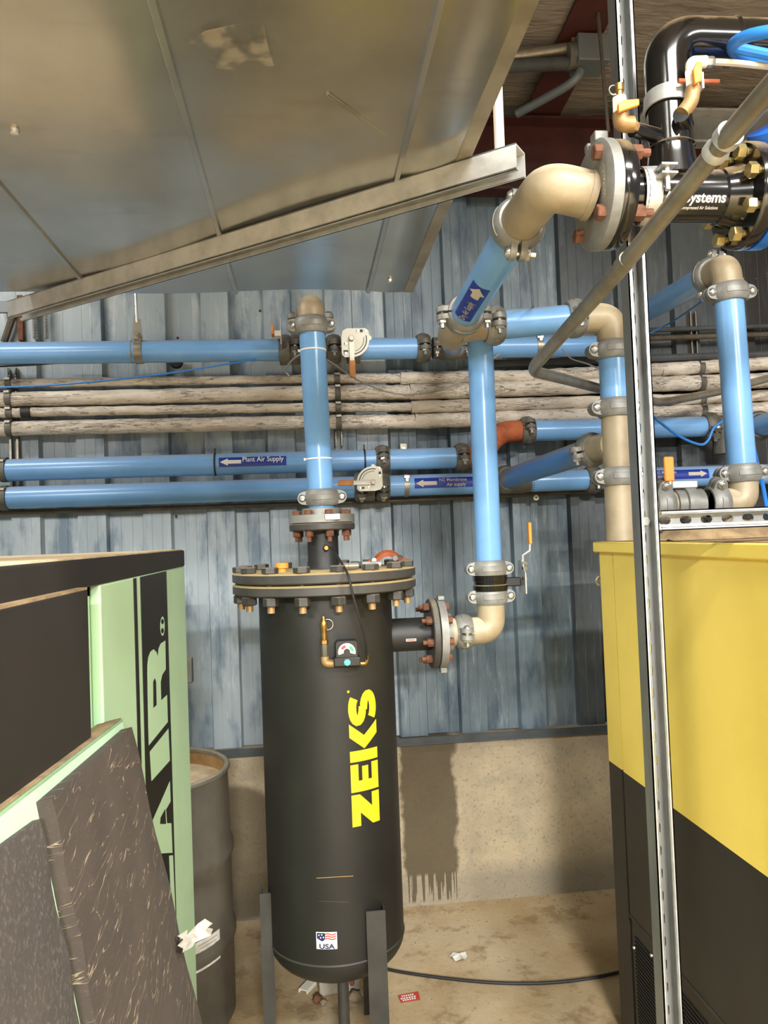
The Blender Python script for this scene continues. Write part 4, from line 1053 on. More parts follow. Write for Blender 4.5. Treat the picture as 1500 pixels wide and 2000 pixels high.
# ---- white lagged pipes
def lagged(label, segs, Y=3.47):
    t = None
    allp = [P(x, y, Y) for x, y, d in segs]
    t = thing('lagged_pipe', label, 'pipe', allp[0], 'white lagged pipes')
    for i in range(len(segs) - 1):
        r = segs[i][2] / 2 / ppm(allp[i]); q0, q1 = allp[i], allp[i + 1]
        mb = MB(); n = 24; pts = [q0.lerp(q1, k / n) + V((0, 0, 0.0015 * math.sin(k * 2.1 + i))) for k in range(n + 1)]
        mb.tube(pts, [r * (1 + 0.02 * math.sin(k * 1.7 + i * 3)) for k in range(n + 1)], 20); part('lagging', mb, 'lagging', t)
    return t
lagged('topmost thin white lagged pipe on the wall', [(-150, 752, 17), (68, 748, 17), (590, 740, 19), (782, 739, 25), (1040, 735, 26), (1290, 722, 26), (1640, 702, 26)])
lagged('thick white lagged pipe second from the top', [(-150, 784, 29), (600, 767, 29), (800, 766, 31), (1290, 750, 30), (1640, 738, 30)])
lagged('thin white lagged pipe third from the top', [(-150, 809, 19), (40, 806, 19)] + [(58, 805, 18), (600, 796, 18), (803, 795, 25), (1290, 782, 22), (1640, 766, 22)])
lagged('thick cracked white lagged pipe lowest of the four', [(-150, 841, 29), (600, 825, 28), (810, 823, 29), (1290, 806, 26), (1640, 792, 26)])
ww = P(50, 805, 3.47)
top('pipe_joint', MB().tube([P(42, 806, 3.465), P(60, 805, 3.465)], 0.0225, 16), 'rubber', 'bare black pipe showing in a gap of the third white pipe', 'pipe')
# dark angle rail and rusty small pipes
mb = MB(); a = P(960, 712, 3.5); c_ = P(1640, 688, 3.5); mb.tube([a, c_], 0.02, 10); top('wall_rail', mb, 'pipe_grey_dark', 'dark grey rail just above the white pipes on the right', 'rail')
top('thin_pipe', MB().tube([P(1180, 648, 3.5), P(1640, 632, 3.5)], 0.012, 10), 'pipe_grey_dark', 'upper thin dark pipe behind the far right riser', 'pipe')
top('thin_pipe', MB().tube([P(1180, 664, 3.48), P(1640, 648, 3.48)], 0.013, 10), 'conduit_dark', 'lower thin rusty pipe behind the far right riser', 'pipe')
# ---- wall brackets holding the runs
def bracket(label, px, y0, y1, Y, clamps):
    a = P(px, y1, Y); c_ = P(px, y0, Y); c_.x = a.x
    t = thing('wall_bracket', label, 'bracket', a, 'wall pipe brackets')
    strut_parts(t, a, c_, (0, -1, 0), 0.038, slots=True, mat='conduit')
    for cy, r, yy_ in clamps:
        p = P(px, cy, yy_); p.x = a.x; band(t, p, (1, 0, 0), r, 0.026, 'cast_dirty', 'clamp_band', 0.004)
        part('clamp_ear', MB().box(p + V((0, -r * 0.6 - 0.008, r * 0.72)), (0.022, 0.022, 0.009)), 'conduit', t)
    return t
bracket('left wall bracket clamping white and blue pipes', 33, 720, 1000, 3.525, [(748, 0.02, 3.47), (778, 0.033, 3.47), (806, 0.022, 3.47), (836, 0.033, 3.47), (917, 0.049, 3.40), (972, 0.049, 3.40)])
bracket('middle wall bracket clamping white pipes beside the riser', 662, 690, 872, 3.525, [(740, 0.024, 3.47), (767, 0.035, 3.47), (796, 0.024, 3.47), (825, 0.034, 3.47)])
bracket('right wall bracket clamping white pipes behind the far right riser', 1360, 610, 812, 3.525, [(719, 0.031, 3.47), (748, 0.036, 3.47), (780, 0.027, 3.47), (803, 0.032, 3.47)])
o = thing('pipe_clamp', 'grey band clamp on the header behind the cross pipe', 'clamp', hx(1050, 668), 'pipe clamps'); strap(o, hx(1050, 668), HR, 0.026)
# header hanger with clevis
hg = hx(272); t = thing('pipe_hanger', 'clevis hanger with rod holding the header left of the riser', 'hanger', hg)
band(t, hg, (1, 0, 0), HR, 0.032, 'conduit', 'clamp_band', 0.004)
mb = MB(); mb.prism([(-0.022, 0.0), (0.022, 0.0), (0.014, 0.085), (-0.014, 0.085)], frame(hg + V((0, -0.03, HR)), (0, -1, 0), (1, 0, 0)), 0.006); part('clevis', mb, 'conduit', t)
part('rod', MB().cyl(hg + V((0, -0.033, HR + 0.07)), hg + V((-0.006, -0.033, HR + 0.6)), 0.006, 8), 'zinc', t)
part('bolt', MB().hexa(hg + V((0, -0.055, HR + 0.02)), hg + V((0, -0.03, HR + 0.02)), 0.01), 'zinc', t)
o = thing('cable_tie', 'clear cable tie on the header left of its hanger', 'cable tie', hx(258), None); band(o, hx(258), (1, 0, 0), HR + 0.0005, 0.005, 'cable_grey', 'strap', 0.0015)
part('tie_head', MB().box(hx(258) + V((0, -HR - 0.004, -0.02)), (0.008, 0.008, 0.01)), 'cable_grey', o)
top('wall_plug', MB().lathe([(0.03, 0), (0.026, 0.03), (0.0001, 0.034)], frame(P(345, 708, WY - 0.036), (0, -1, 0)), 18), 'rubber', 'black rubber plug sticking out of the wall under the header', 'plug')
# cords and cables
def cord(name, label, pts, r, mat, cat='cord'):
    return top(name, MB().tube(smooth([V(q) for q in pts]), r, 8), mat, label, cat)
cord('cord', 'blue cord hanging across the wall left of the riser', [P(-40, 758, 3.3), P(120, 751, 3.3), P(300, 733, 3.3), P(420, 715, 3.3), P(500, 702, 3.36)], 0.004, 'cord_blue')
cord('cable', 'black cable under the left end of the header', [P(-40, 717, 3.38), P(60, 713, 3.38), P(130, 707, 3.38)], 0.004, 'rubber', 'cable')
cord('cable', 'grey sensor cable sagging from the riser to the long riser', [P(566, 735, 3.0), P(558, 722, 3.0), P(575, 700, 2.85), P(600, 690, 2.75), P(640, 704, 2.9), P(710, 748, 3.3), P(790, 771, 3.4), P(880, 755, 3.4), P(975, 692, 3.35)], 0.0035, 'cable_grey', 'cable')
cord('cable', 'thin grey cable from the header to the right riser', [P(1098, 682, 3.3), P(1115, 700, 3.2), P(1145, 710, 2.9), P(1180, 724, 2.62)], 0.003, 'cable_grey', 'cable')
cord('cord', 'blue cord looped around the dirty coupling by the right riser', [P(1266, 806, 3.25), P(1320, 848, 3.25), P(1365, 868, 3.25), P(1383, 860, 3.25), P(1395, 835, 3.25), P(1420, 818, 3.25)], 0.006, 'cord_blue')
cord('cord', 'blue cord strung beside the far right slanting pipe', [P(1262, 654, 3.45), P(1310, 630, 3.35), P(1372, 588, 2.8)], 0.0035, 'cord_blue')
cord('hose', 'bright blue hose hanging at the right edge', [P(1470, 862, 3.3), P(1478, 900, 3.2), P(1490, 950, 3.1), P(1500, 1005, 3.05)], 0.009, 'wheel_blue', 'hose')
cord('hanger_wire', 'thin wire hanging from the diagonal pipe coupling to the cross pipe', [P(1031, 490, 1.9), P(1041, 602, 2.5)], 0.004, 'conduit', 'wire')

# ================================================================== BLACK PIPE ASSEMBLY (upper right)
RZ = P(1300, 384, RY).z
def rx(px): return V((P(px, 384, RY).x, RY, RZ))
RR = 0.0555; RB = 0.0475
bt = thing('pipe_tee', 'glossy black welded tee with white sticker lettering', 'tee', rx(1310))
fA = rx(1205); fB = rx(1437)
part('run', MB().lathe([(0.047, 0), (0.047, 0.045), (RR, 0.075), (RR, fB.x - fA.x - 0.05), (RR * 1.02, fB.x - fA.x - 0.045), (RR * 1.22, fB.x - fA.x)], frame(fA, (1, 0, 0)), 36), 'black_gloss', bt)
bx = P(1308, 250, RY).x; bz1 = P(1306, 218, RY).z
part('branch', MB().lathe([(RB * 1.25, RR * 0.6), (RB * 1.08, RR + 0.02), (RB, RR + 0.05), (RB, bz1 - RZ + 0.05)], frame((bx, RY, RZ), up), 32), 'black_gloss', bt)
for z in (P(1306, 292, RY).z,):
    part('weld_bead', MB().lathe([(RB, -0.005), (RB + 0.004, 0), (RB, 0.005)], frame((bx, RY, z), up), 32), 'black_gloss', bt)
for px in (1247, 1398):
    part('weld_bead', MB().lathe([(RR * .98, -0.005), (RR + 0.004, 0), (RR * .98, 0.005)], frame(rx(px), (1, 0, 0)), 32), 'black_gloss', bt)
fl = MB(); flange_disc(fl, fA - V((0.03, 0, 0)), (1, 0, 0), 0.112, 0.034); part('flange', fl, 'black_gloss', bt)
fl = MB(); flange_disc(fl, fB, (1, 0, 0), 0.112, 0.034); part('flange', fl, 'black_gloss', bt)
stx = MB(); nS = (CAM - rx(1340)).normalized() + V((0, 0, -0.12))
nS = V((0, nS.y, nS.z)); 
o_ = rx(1352); tw = rx(1393).x - rx(1318).x
v, f = text2('Air Systems', 0.030, 0.02, 'RIGHT', 0.95); wid = max(x for x, y in v) - min(x for x, y in v)
wrap(stx, [(x + (rx(1393).x - o_.x), y - 0.004) for x, y in v], f, o_, (1, 0, 0), nS, RR + 0.001, 0.01)
v, f = text2('Compressed Air Solutions', 0.0105, 0.0, 'RIGHT', 0.75)
wrap(stx, [(x + (rx(1382).x - o_.x), y - 0.019) for x, y in v], f, o_, (1, 0, 0), nS, RR + 0.001, 0.01)
part('sticker_lettering', stx, 'print_white', bt, label='white sticker lettering')
# pale flange adapter with tan elbow, bolted to the black flange
fa0 = fA - V((0.056, 0, 0))
fad = thing('flange_adapter', 'pale grey flange adapter with rusty bolts by the post', 'flange', fa0)
part('ring', MB().lathe([(0.05, 0.0), (0.1, -0.004), (0.114, 0.004), (0.114, 0.026), (0.05, 0.026)], frame(fa0, (1, 0, 0)), 40), 'cast_grey', fad)
mb = MB(); mb.box(fa0 + V((0.014, -0.02, 0.116)), (0.03, 0.03, 0.022)); mb.box(fa0 + V((0.014, 0.02, 0.114)), (0.03, 0.02, 0.018)); part('latch', mb, 'cast_grey', fad, bevel=0.003)
bolt_set(fad, fA + V((0.004, 0, 0)), (-1, 0, 0), 0.09, 4, 0.0165, 0, 0.06, 'rust', PI / 4, 0.02, 'flange_bolt')
tx = MB(); v, f = text2('VICTAULIC', 0.017, 0.01, 'CENTER', 0.9)
fr_ = frame(fa0 + V((-0.0045, -0.082, 0.0)), (-1, 0, 0), (0, 0, 1)); tx.add([fr_ @ V((x, y - 0.006, 0.0008)) for x, y in v], f); part('cast_lettering', tx, 'galv_bright', fad)
ncl = CN + cd_ * -0.0
e0 = fa0 + V((0.0, 0, 0)); 
cor = V((CN.x + (CN - CF).normalized().x * (CN.y - RY), RY, RZ)) if False else None
cdn = (CN - CF).normalized()
kk = (CN.y - RY) / abs(cdn.y); corn = CN + cdn * kk
elbow('tan elbow between the pale flange adapter and diagonal blue pipe', V((e0.x, e0.y, RZ)), V((corn.x, RY, (RZ + corn.z) / 2)), CN, R4 * 1.05, rad=0.14)
coupling('pale grey coupling at the near end of the diagonal blue pipe', CN + cd_ * 0.01, cd_, (0.1, 0.1, 1), R4)
# upper elbow of the black line
be = thing('pipe_elbow', 'glossy black sweeping elbow at the top right, dusty above', 'elbow', (bx, RY, bz1))
cx_ = P(1500, 84, RY)
path = [V((bx, RY, bz1 + 0.02)), V((bx, RY, cx_.z)), V((cx_.x + 0.5, RY, cx_.z))]
part('bend', MB().tube(bendpath(path, 0.185, 18), RB, 36), 'black_gloss', be)
wq = P(1428, 75, RY); part('weld_bead', MB().lathe([(RB, -0.006), (RB + 0.004, 0), (RB, 0.006)], frame((wq.x, RY, cx_.z), (1, 0, 0)), 32), 'black_gloss', be)
# bolts of right flange and the blue gate valve beyond
bolt_set(bt, fB + V((0.0, 0, 0)), (-1, 0, 0), 0.091, 8, 0.0165, -0.034, 0.006, 'zinc_gold', 0.2, 0.02, 'flange_bolt')
gv = thing('gate_valve', 'bright blue gate valve with handwheel at the right edge', 'valve', fB + V((0.07, 0, 0)))
g0 = fB + V((0.036, 0, 0))
part('body', MB().lathe([(0.112, 0), (0.112, 0.03), (0.06, 0.045), (0.085, 0.14), (0.06, 0.235), (0.112, 0.25), (0.112, 0.28)], frame(g0, (1, 0, 0)), 32), 'valve_blue', gv)
part('bonnet', MB().lathe([(0.075, 0.06), (0.06, 0.13), (0.1, 0.135), (0.1, 0.17), (0.05, 0.18), (0.03, 0.26)], frame(g0 + V((0.14, -0.0, 0)), P(1535, 92, RY - 0.11) - (g0 + V((0.14, 0, 0)))), 28), 'valve_blue', gv)
wc = P(1535, 92, RY - 0.11); wn = V((0.12, -0.35, 1)).normalized(); wf = frame(wc, wn)
part('handwheel', MB().tube([wf @ V((0.104 * math.cos(a), 0.104 * math.sin(a), 0)) for a in [2 * PI * i / 40 for i in range(41)]], 0.0125, 12), 'wheel_blue', gv)
hw_ = gv.children[-1] if gv.children else None
for i in range(3):
    a = 2 * PI * i / 3 + 2.62
    part('spoke', MB().tube([wf @ V((0.104 * math.cos(a) * s_, 0.104 * math.sin(a) * s_, -0.02 * (1 - s_) + 0.0)) for s_ in (1.0, 0.7, 0.4, 0.1)], 0.011, 10), 'wheel_blue', gv)
part('stem', MB().cyl(g0 + V((0.14, 0, 0.05)), wf @ V((0, 0, 0.02)), 0.012, 12), 'galv_bright', gv)
# strap clamps
o = thing('pipe_clamp', 'pale strap clamp on the black tee by the post', 'clamp', rx(1262), 'strut pipe clamps')
band(o, rx(1262), (1, -0.12, 0), RR + 0.001, 0.034, 'galv_bright', 'clamp_band', 0.004)
part('clamp_ear', MB().box(rx(1272) + V((0, -RR - 0.014, 0.012)), (0.034, 0.04, 0.004)), 'galv_bright', o); part('clamp_ear', MB().box(rx(1272) + V((0, -RR - 0.014, 0.03)), (0.034, 0.04, 0.004)), 'galv_bright', o)
part('bolt', MB().cyl(rx(1272) + V((0, -RR - 0.02, -0.02)), rx(1272) + V((0, -RR - 0.02, 0.035)), 0.006, 10), 'zinc', o)
cz = P(1306, 205, RY).z
o = thing('pipe_clamp', 'pale strap clamp around the black vertical branch', 'clamp', (bx, RY, cz), 'strut pipe clamps')
band(o, V((bx, RY, cz)), (0.1, 0.1, 1), RB + 0.001, 0.036, 'galv_bright', 'clamp_band', 0.004)
part('clamp_ear', MB().box(V((bx + 0.02, RY - RB - 0.014, cz + 0.012)), (0.004, 0.03, 0.034)), 'galv_bright', o); part('clamp_ear', MB().box(V((bx + 0.04, RY - RB - 0.012, cz + 0.012)), (0.004, 0.03, 0.034)), 'galv_bright', o)
part('bolt', MB().cyl(V((bx - 0.01, RY - RB - 0.018, cz + 0.014)), V((bx + 0.08, RY - RB - 0.018, cz + 0.014)), 0.005, 8), 'rust_orange', o)
# small ball valves
def s_at(px, py, Y): return P(px, py, Y)
Yv = RY - 0.066
v0 = s_at(1217, 243, Yv); u = 1 / ppm(v0)
bvl = thing('ball_valve', 'small brass and white ball valve with orange lever before the post', 'valve', v0, 'sampling ball valves')
bossz = P(1240, 243, Yv).z
part('boss', MB().cyl((bx - RB + 0.01, RY - 0.02, bossz), (P(1244, 243, Yv).x, Yv + 0.02, bossz), 0.016, 14), 'black_gloss', bvl)
part('nipple', MB().hexa((P(1247, 243, Yv).x, Yv + 0.012, bossz), (P(1228, 243, Yv).x, Yv, bossz), 0.012), 'brass_tan', bvl)
xx = P(1212, 230, Yv).x
part('elbow', MB().tube(bendpath([V((P(1236, 243, Yv).x, Yv, bossz)), V((xx, Yv, bossz)), V((xx, Yv, P(1212, 222, Yv).z))], 0.014, 5), 0.0165, 14), 'brass_tan', bvl)
part('body', MB().hexa((xx, Yv, P(1212, 224, Yv).z), (xx, Yv, P(1207, 190, Yv).z), 0.0155), 'white_plate', bvl)
part('plug', MB().lathe([(0.008, 0), (0.008, 0.012), (0.01, 0.014), (0.01, 0.028), (0.006, 0.03)], frame((xx, Yv, P(1207, 191, Yv).z), up), 12), 'brass', bvl)
part('ring', MB().tube(arc((xx - 0.012, Yv, P(1205, 176, Yv).z), (1, 0, 0), (0, 0, 1), 0.01, 0.6, 5.2, 14), 0.0015, 6), 'zinc', bvl)
mb = MB(); pl0 = s_at(1205, 212, Yv - 0.018)
mb.prism([(0, -0.012), (0.016, -0.006), (0.045, 0.004), (0.045, 0.017), (0.012, 0.014), (0, 0.006)], frame(pl0, (0, -1, 0), (1, 0, 0)), 0.009); part('lever', mb, 'orange_grip', bvl, bevel=0.002)
Yw = RY - 0.07
w0 = s_at(1345, 215, Yw)
bv2 = thing('ball_valve', 'small brass and white ball valve with upright orange lever on the black branch', 'valve', w0, 'sampling ball valves')
part('boss', MB().cyl(V((bx + 0.02, RY - 0.03, P(1330, 225, Yw).z)), P(1331, 222, Yw), 0.018, 14), 'black_gloss', bv2)
part('elbow', MB().tube(bendpath([P(1332, 222, Yw), P(1350, 200, Yw), P(1354, 172, Yw)], 0.02, 5), 0.0155, 14), 'brass_tan', bv2)
part('body', MB().hexa(P(1354, 178, Yw), P(1350, 138, Yw), 0.0145), 'white_plate', bv2)
part('head', MB().tube(bendpath([P(1350, 140, Yw), P(1350, 122, Yw), P(1378, 121, Yw)], 0.01, 4), 0.0125, 12), 'white_plate', bv2)
mb = MB(); q = s_at(1357, 168, Yw - 0.018)
mb.prism([(-0.004, 0), (0.011, 0.006), (0.014, 0.045), (0.004, 0.048), (-0.006, 0.03)], frame(q, (0, -1, 0), (1, 0, 0)), 0.01); part('lever', mb, 'orange_grip', bv2, bevel=0.002)
part('fitting', MB().hexa(P(1376, 121, Yw), P(1394, 121, Yw), 0.011), 'zinc', bv2)
cord('hose', 'thin cream tube leading right from the upper ball valve', [P(1388, 121, Yw), P(1430, 123, Yw), P(1480, 128, Yw), P(1540, 134, Yw)], 0.007, 'print_tan', 'tube')

# ================================================================== POST, CROSS STRUT, CONDUIT
PY = RY + 0.1
pX = P(1260, 1000, PY).x; SS = 0.0435
ps = thing('strut_post', 'upright slotted galvanised strut post before the yellow cabinet', 'strut', (pX, PY, 0), 'strut channels')
strut_parts(ps, (pX, PY, 0.0), (pX, PY, 3.5), (0, -1, 0), SS)
part('base_plate', MB().box((pX, PY, 0.004), (0.14, 0.14, 0.008)), 'galv_strut', ps)
ca = P(1284, 1017, PY - 0.03); cz_ = ca.z
cs = thing('strut_channel', 'horizontal slotted strut fixed to the post above the cabinet', 'strut', (ca.x, PY, cz_), 'strut channels')
strut_parts(cs, (pX + 0.026, PY - 0.004, cz_), (pX + 1.3, PY - 0.004, cz_), (0, -1, 0), 0.046, mat='galv_bright')
nb = P(1222, 1020, PY - 0.02)
part('corner_bolt', MB().hexa((pX, PY - 0.002, cz_), (pX, PY + 0.018, cz_), 0.012), 'zinc', cs)
cpts = [P(1560, 110, 0.94) + (P(1560, 110, 0.94) - P(1412, 278, 1.16)) * 3.0, P(1412, 278, 1.16), P(1225, 510, 1.50), P(1036, 724, 2.15), P(1100, 740, 2.4), P(1175, 760, 2.68), P(1290, 787, 3.05), P(1405, 765, 3.2), P(1560, 722, 3.28)]
cr_ = 0.0172
cn = thing('conduit_run', 'grey conduit crossing in front of the post and bending away', 'conduit', cpts[3])
part('tube', MB().tube(bendpath(cpts, 0.07, 8), cr_, 20), 'conduit', cn)
dcp = (cpts[1] - cpts[2]).normalized(); cc = P(1410, 281, 1.163)
part('coupler', MB().lathe([(cr_, -0.028), (cr_ * 1.22, -0.026), (cr_ * 1.25, -0.012), (cr_ * 1.12, -0.008), (cr_ * 1.12, 0.004), (cr_ * 1.3, 0.008), (cr_ * 1.3, 0.026), (cr_, 0.028)], frame(cc, dcp), 24), 'galv_bright', cn)
cc = P(1220, 514, 1.513); part('coupler', MB().lathe([(cr_, -0.016), (cr_ * 1.1, -0.015), (cr_ * 1.1, 0.015), (cr_, 0.016)], frame(cc, dcp), 24), 'conduit', cn)

# ================================================================== GREEN COMPRESSOR CABINET (left)
KX = -0.370
def kx(px, py, lift=0.0): return PX(px, py, KX + lift)
KY1 = kx(360, 1106).y; KY0 = 0.15; kz = kx(357, 1106).z; kzt = kx(352, 1075).z
cab = thing('compressor_cabinet', 'mint green machine cabinet with black stripe lettering on its side', 'cabinet', (KX - 0.6, 1.2, 0))
part('body', MB().box((KX - 0.72, (KY0 + KY1) / 2 - 0.004, kz / 2 - 0.01), (1.4, KY1 - KY0 - 0.008, kz - 0.02)), 'mint', cab)
yS = kx(200, 1300).y; yB = kx(176, 1300).y
part('side_panel', MB().box((KX - 0.01, (yS + KY1) / 2, kz / 2), (0.02, KY1 - yS, kz)), 'mint', cab, bevel=0.004)
part('side_panel', MB().box((KX - 0.02, (KY0 + yB) / 2, kz / 2), (0.02, yB - KY0, kz)), 'mint', cab)
part('top_cover', MB().box((KX - 0.70, (KY0 + KY1) / 2 - 0.003, (kz + kzt) / 2 + 0.0), (1.404, KY1 - KY0, kzt - kz)), 'cab_black', cab, bevel=0.004)
part('top_dust', MB().box((KX - 0.70, (KY0 + KY1) / 2, kzt + 0.001), (1.39, KY1 - KY0 - 0.01, 0.004)), 'dust_top', cab)
yP = kx(173, 1200, 0.018).y; zP = kx(173, 1150, 0.018).z
part('insulation_panel', MB().box((KX + 0.004, (KY0 + yP) / 2, 0.9), (0.028, yP - KY0, (zP - 0.9) * 2)), 'cab_black', cab, bevel=0.003)
part('panel_dust', MB().box((KX + 0.004, (KY0 + yP) / 2, zP + 0.001), (0.026, yP - KY0, 0.004)), 'dust_brown', cab)
y0, y1, y2, y3 = kx(261, 1180).y, kx(267, 1180).y, kx(274.5, 1180).y, kx(326, 1180).y
part('pin_stripe', MB().box((KX + 0.0006, (y0 + y1) / 2, kz / 2), (0.0012, y1 - y0, kz - 0.006)), 'print_black', cab)
strp = part('wide_stripe', MB().box((KX + 0.0006, (y2 + y3) / 2, kz / 2), (0.0012, y3 - y2, kz - 0.006)), 'print_black', cab)
def c8(pts): return [(100 + x / 5, 1180 + y / 5) for x, y in pts]
def c7(pts): return [(x / 2.127, 1060 + y / 2.127) for x, y in pts]
def plane_poly(mb, pts, lift, dy=0.0):
    mb.slab([kx(x, y, lift) for x, y in pts], (-1, 0, 0), 0.0004)
lt = MB()
plane_poly(lt, c8([(1115, 355), (1070, 385), (1052, 430), (1042, 520), (1030, 470), (1000, 440), (970, 465), (950, 520), (942, 600), (945, 900), (955, 1378), (1140, 1150), (1132, 885), (1075, 940), (1070, 760), (1085, 690), (1120, 635)]), 0.0018)
plane_poly(lt, c7([(623, 868), (700, 772), (706, 905), (630, 990)]), 0.0018)
plane_poly(lt, c7([(634, 1155), (706, 990), (709, 1075), (690, 1108), (694, 1165), (712, 1165), (717, 1288), (648, 1292)]), 0.0018)
plane_poly(lt, c7([(703, 1300), (719, 1298), (730, 1560), (716, 1600)]), 0.0018)
plane_poly(lt, [(317.6 + 4.2 * math.cos(a), 1223 + 19 * math.sin(a)) for a in [2 * PI * i / 16 for i in range(16)]], 0.0018)
part('stripe_lettering', lt, 'mint_print', cab, label='mint green lettering on the black stripe')
for pts in (c8([(1012, 722), (998, 760), (1000, 1012), (1030, 985), (1025, 760)]), c7([(668, 1142), (687, 1106), (690, 1168), (666, 1168)])) + tuple([(317.6 + 2.6 * math.cos(a), 1223 + s_ * 9 + 5 * math.sin(a)) for a in [2 * PI * i / 10 for i in range(10)]] for s_ in (-1, 1)):
    lt = MB(); plane_poly(lt, pts, 0.0026); part('letter_counter', lt, 'print_black', cab)
hz_ = kx(366, 1310).z
part('hinge', MB().box((KX + 0.004, KY1 + 0.012, hz_), (0.02, 0.03, 0.075)), 'bolt_dark', cab, bevel=0.003)
# leaning access panel with foam pads
DT = PX(240, 1404, KX + 0.03); DN = PX(0, 1588, KX + 0.03)
eu = (DN - DT).normalized(); DB = P(376, 2000, DT.y + 0.02)
ed = (DB - DT); ed = (ed - eu * ed.dot(eu)).normalized()
nf = eu.cross(ed).normalized()
if nf.x < 0: nf = -nf
Ld = (DT.z - 0.01) / -ed.z; Lu = 0.95
def dpt(u, d, n=0.0): return DT + eu * u + ed * d + nf * n
def dst(px, py):
    q = PP(px, py, DT, nf) - DT; return q.dot(eu), q.dot(ed)
door = thing('access_panel', 'mint green access panel lined with foam leaning on the cabinet', 'panel', dpt(Lu / 2, Ld))
part('sheet', MB().slab([dpt(0, 0.0), dpt(Lu, 0.0), dpt(Lu, Ld), dpt(0, Ld)], -nf, 0.004), 'mint', door)
part('top_flange', MB().slab([dpt(0, 0.0, 0), dpt(Lu, 0.0, 0), dpt(Lu, 0.004, 0), dpt(0, 0.004, 0)], -nf, 0.045), 'mint', door)
part('flange_dust', MB().slab([dpt(0.003, -0.001, -0.002), dpt(Lu, -0.001, -0.002), dpt(Lu, -0.003, -0.002), dpt(0.003, -0.003, -0.002)], -nf, 0.04), 'dust_brown', door)
part('edge_flange', MB().slab([dpt(0, 0, 0), dpt(0.004, 0, 0), dpt(0.004, Ld, 0), dpt(0, Ld, 0)], -nf, 0.045), 'mint', door)
def pad(name, c, thick, mat, label):
    nu, nd = 10, 16
    q = [dst(*k_) for k_ in c]
    mb = MB(); vs = []
    for j in range(nd + 1):
        for i in range(nu + 1):
            a = i / nu; t_ = j / nd
            u = (q[0][0] * (1 - a) + q[1][0] * a) * (1 - t_) + (q[3][0] * (1 - a) + q[2][0] * a) * t_
            d = (q[0][1] * (1 - a) + q[1][1] * a) * (1 - t_) + min(Ld - 0.01, q[3][1] * (1 - a) + q[2][1] * a) * t_
            edge = 0.003 if i in (0, nu) or j in (0, nd) else 0
            vs.append(dpt(u, d, thick - edge + 0.002 * math.sin(i * 1.9 + j * 1.3)))
    k_ = (nu + 1) * (nd + 1)
    vs += [v_ - nf * (v_ - DT).dot(nf) + nf * 0.0005 for v_ in vs]
    fs = [(j * (nu + 1) + i, j * (nu + 1) + i + 1, (j + 1) * (nu + 1) + i + 1, (j + 1) * (nu + 1) + i) for j in range(nd) for i in range(nu)]
    rim = [i for i in range(nu)] + [j * (nu + 1) + nu for j in range(nd)] + [nd * (nu + 1) + i for i in range(nu, 0, -1)] + [j * (nu + 1) for j in range(nd, 0, -1)]
    fs += [(rim[i], rim[(i + 1) % len(rim)], k_ + rim[(i + 1) % len(rim)], k_ + rim[i]) for i in range(len(rim))]
    mb.add(vs, fs)
    me = mb.mesh(name, mat, None)
    # object axes follow the pad so that its creases lie in the pad's own plane
    fm = frame(dpt(0.3, 0.3), nf, eu)
    for v_ in me.vertices: v_.co = fm.inverted() @ v_.co
    inst(name, me, door, fm, label)
pad('foam_pad', [(70, 1567), (236, 1425), (430, 2250), (222, 2330)], 0.022, 'foam_wrinkled', 'wrinkled dark foam pad with pale creases')
pad('foam_pad', [(-140, 1748), (62, 1603), (208, 2330), (-60, 2500)], 0.012, 'foam_speckled', 'grey speckled foam pad')
tg = thing('plastic_tag', 'crumpled white plastic tag stuck to the foam panel edge', 'tag', PP(335, 1850, DT, nf))
def tq(x, y, n): u, d = dst(x, y); return dpt(u, d, n)
vs = []; cols = [(312, 1838, 1866), (322, 1828, 1870), (332, 1836, 1862), (344, 1816, 1852), (358, 1806, 1842), (364, 1818, 1834)]
for i, (x, ya, yb) in enumerate(cols):
    for k_ in range(4):
        y = ya + (yb - ya) * k_ / 3; vs.append(tq(x, y, 0.03 + 0.010 * ((i + k_) % 2) + (0.012 if i > 3 else 0)))
part('film', MB().add(vs, [(i * 4 + k_, i * 4 + k_ + 1, (i + 1) * 4 + k_ + 1, (i + 1) * 4 + k_) for i in range(5) for k_ in range(3)]), 'white_paper', tg, angle=0.1)

# ================================================================== DRUM
dYc = 2.90; dR = 0.292; dXc = P(449, 1600, dYc).x - dR; dH = 0.885
drum = thing('steel_drum', 'dusty grey steel drum standing behind the green cabinet', 'drum', (dXc, dYc, 0))
pr = [(dR - 0.012, 0.0), (dR, 0.012), (dR, dH / 3 - 0.03), (dR + 0.010, dH / 3 - 0.012), (dR + 0.010, dH / 3 + 0.012), (dR, dH / 3 + 0.03), (dR, 2 * dH / 3 - 0.03), (dR + 0.010, 2 * dH / 3 - 0.012), (dR + 0.010, 2 * dH / 3 + 0.012), (dR, 2 * dH / 3 + 0.03), (dR - 0.004, dH - 0.04), (dR - 0.004, dH - 0.012)]
dfr = frame((dXc, dYc, 0), up, (1, 0, 0))
part('shell', MB().lathe(pr, dfr, 56, cap=False), 'drum', drum)
part('rim', MB().lathe([(dR - 0.006 + 0.011 * math.cos(a), dH - 0.008 + 0.011 * math.sin(a)) for a in [2 * PI * i / 10 for i in range(10)]], dfr, 56, closed=True), 'conduit', drum)
part('inner_wall', MB().lathe([(dR - 0.012, dH - 0.01), (dR - 0.014, dH - 0.06)], dfr, 56, cap=False), 'brass_tan', drum)
part('lid', MB().lathe([(0.0001, dH - 0.055), (dR - 0.05, dH - 0.055), (dR - 0.013, dH - 0.06)], dfr, 48), 'dust_top', drum)
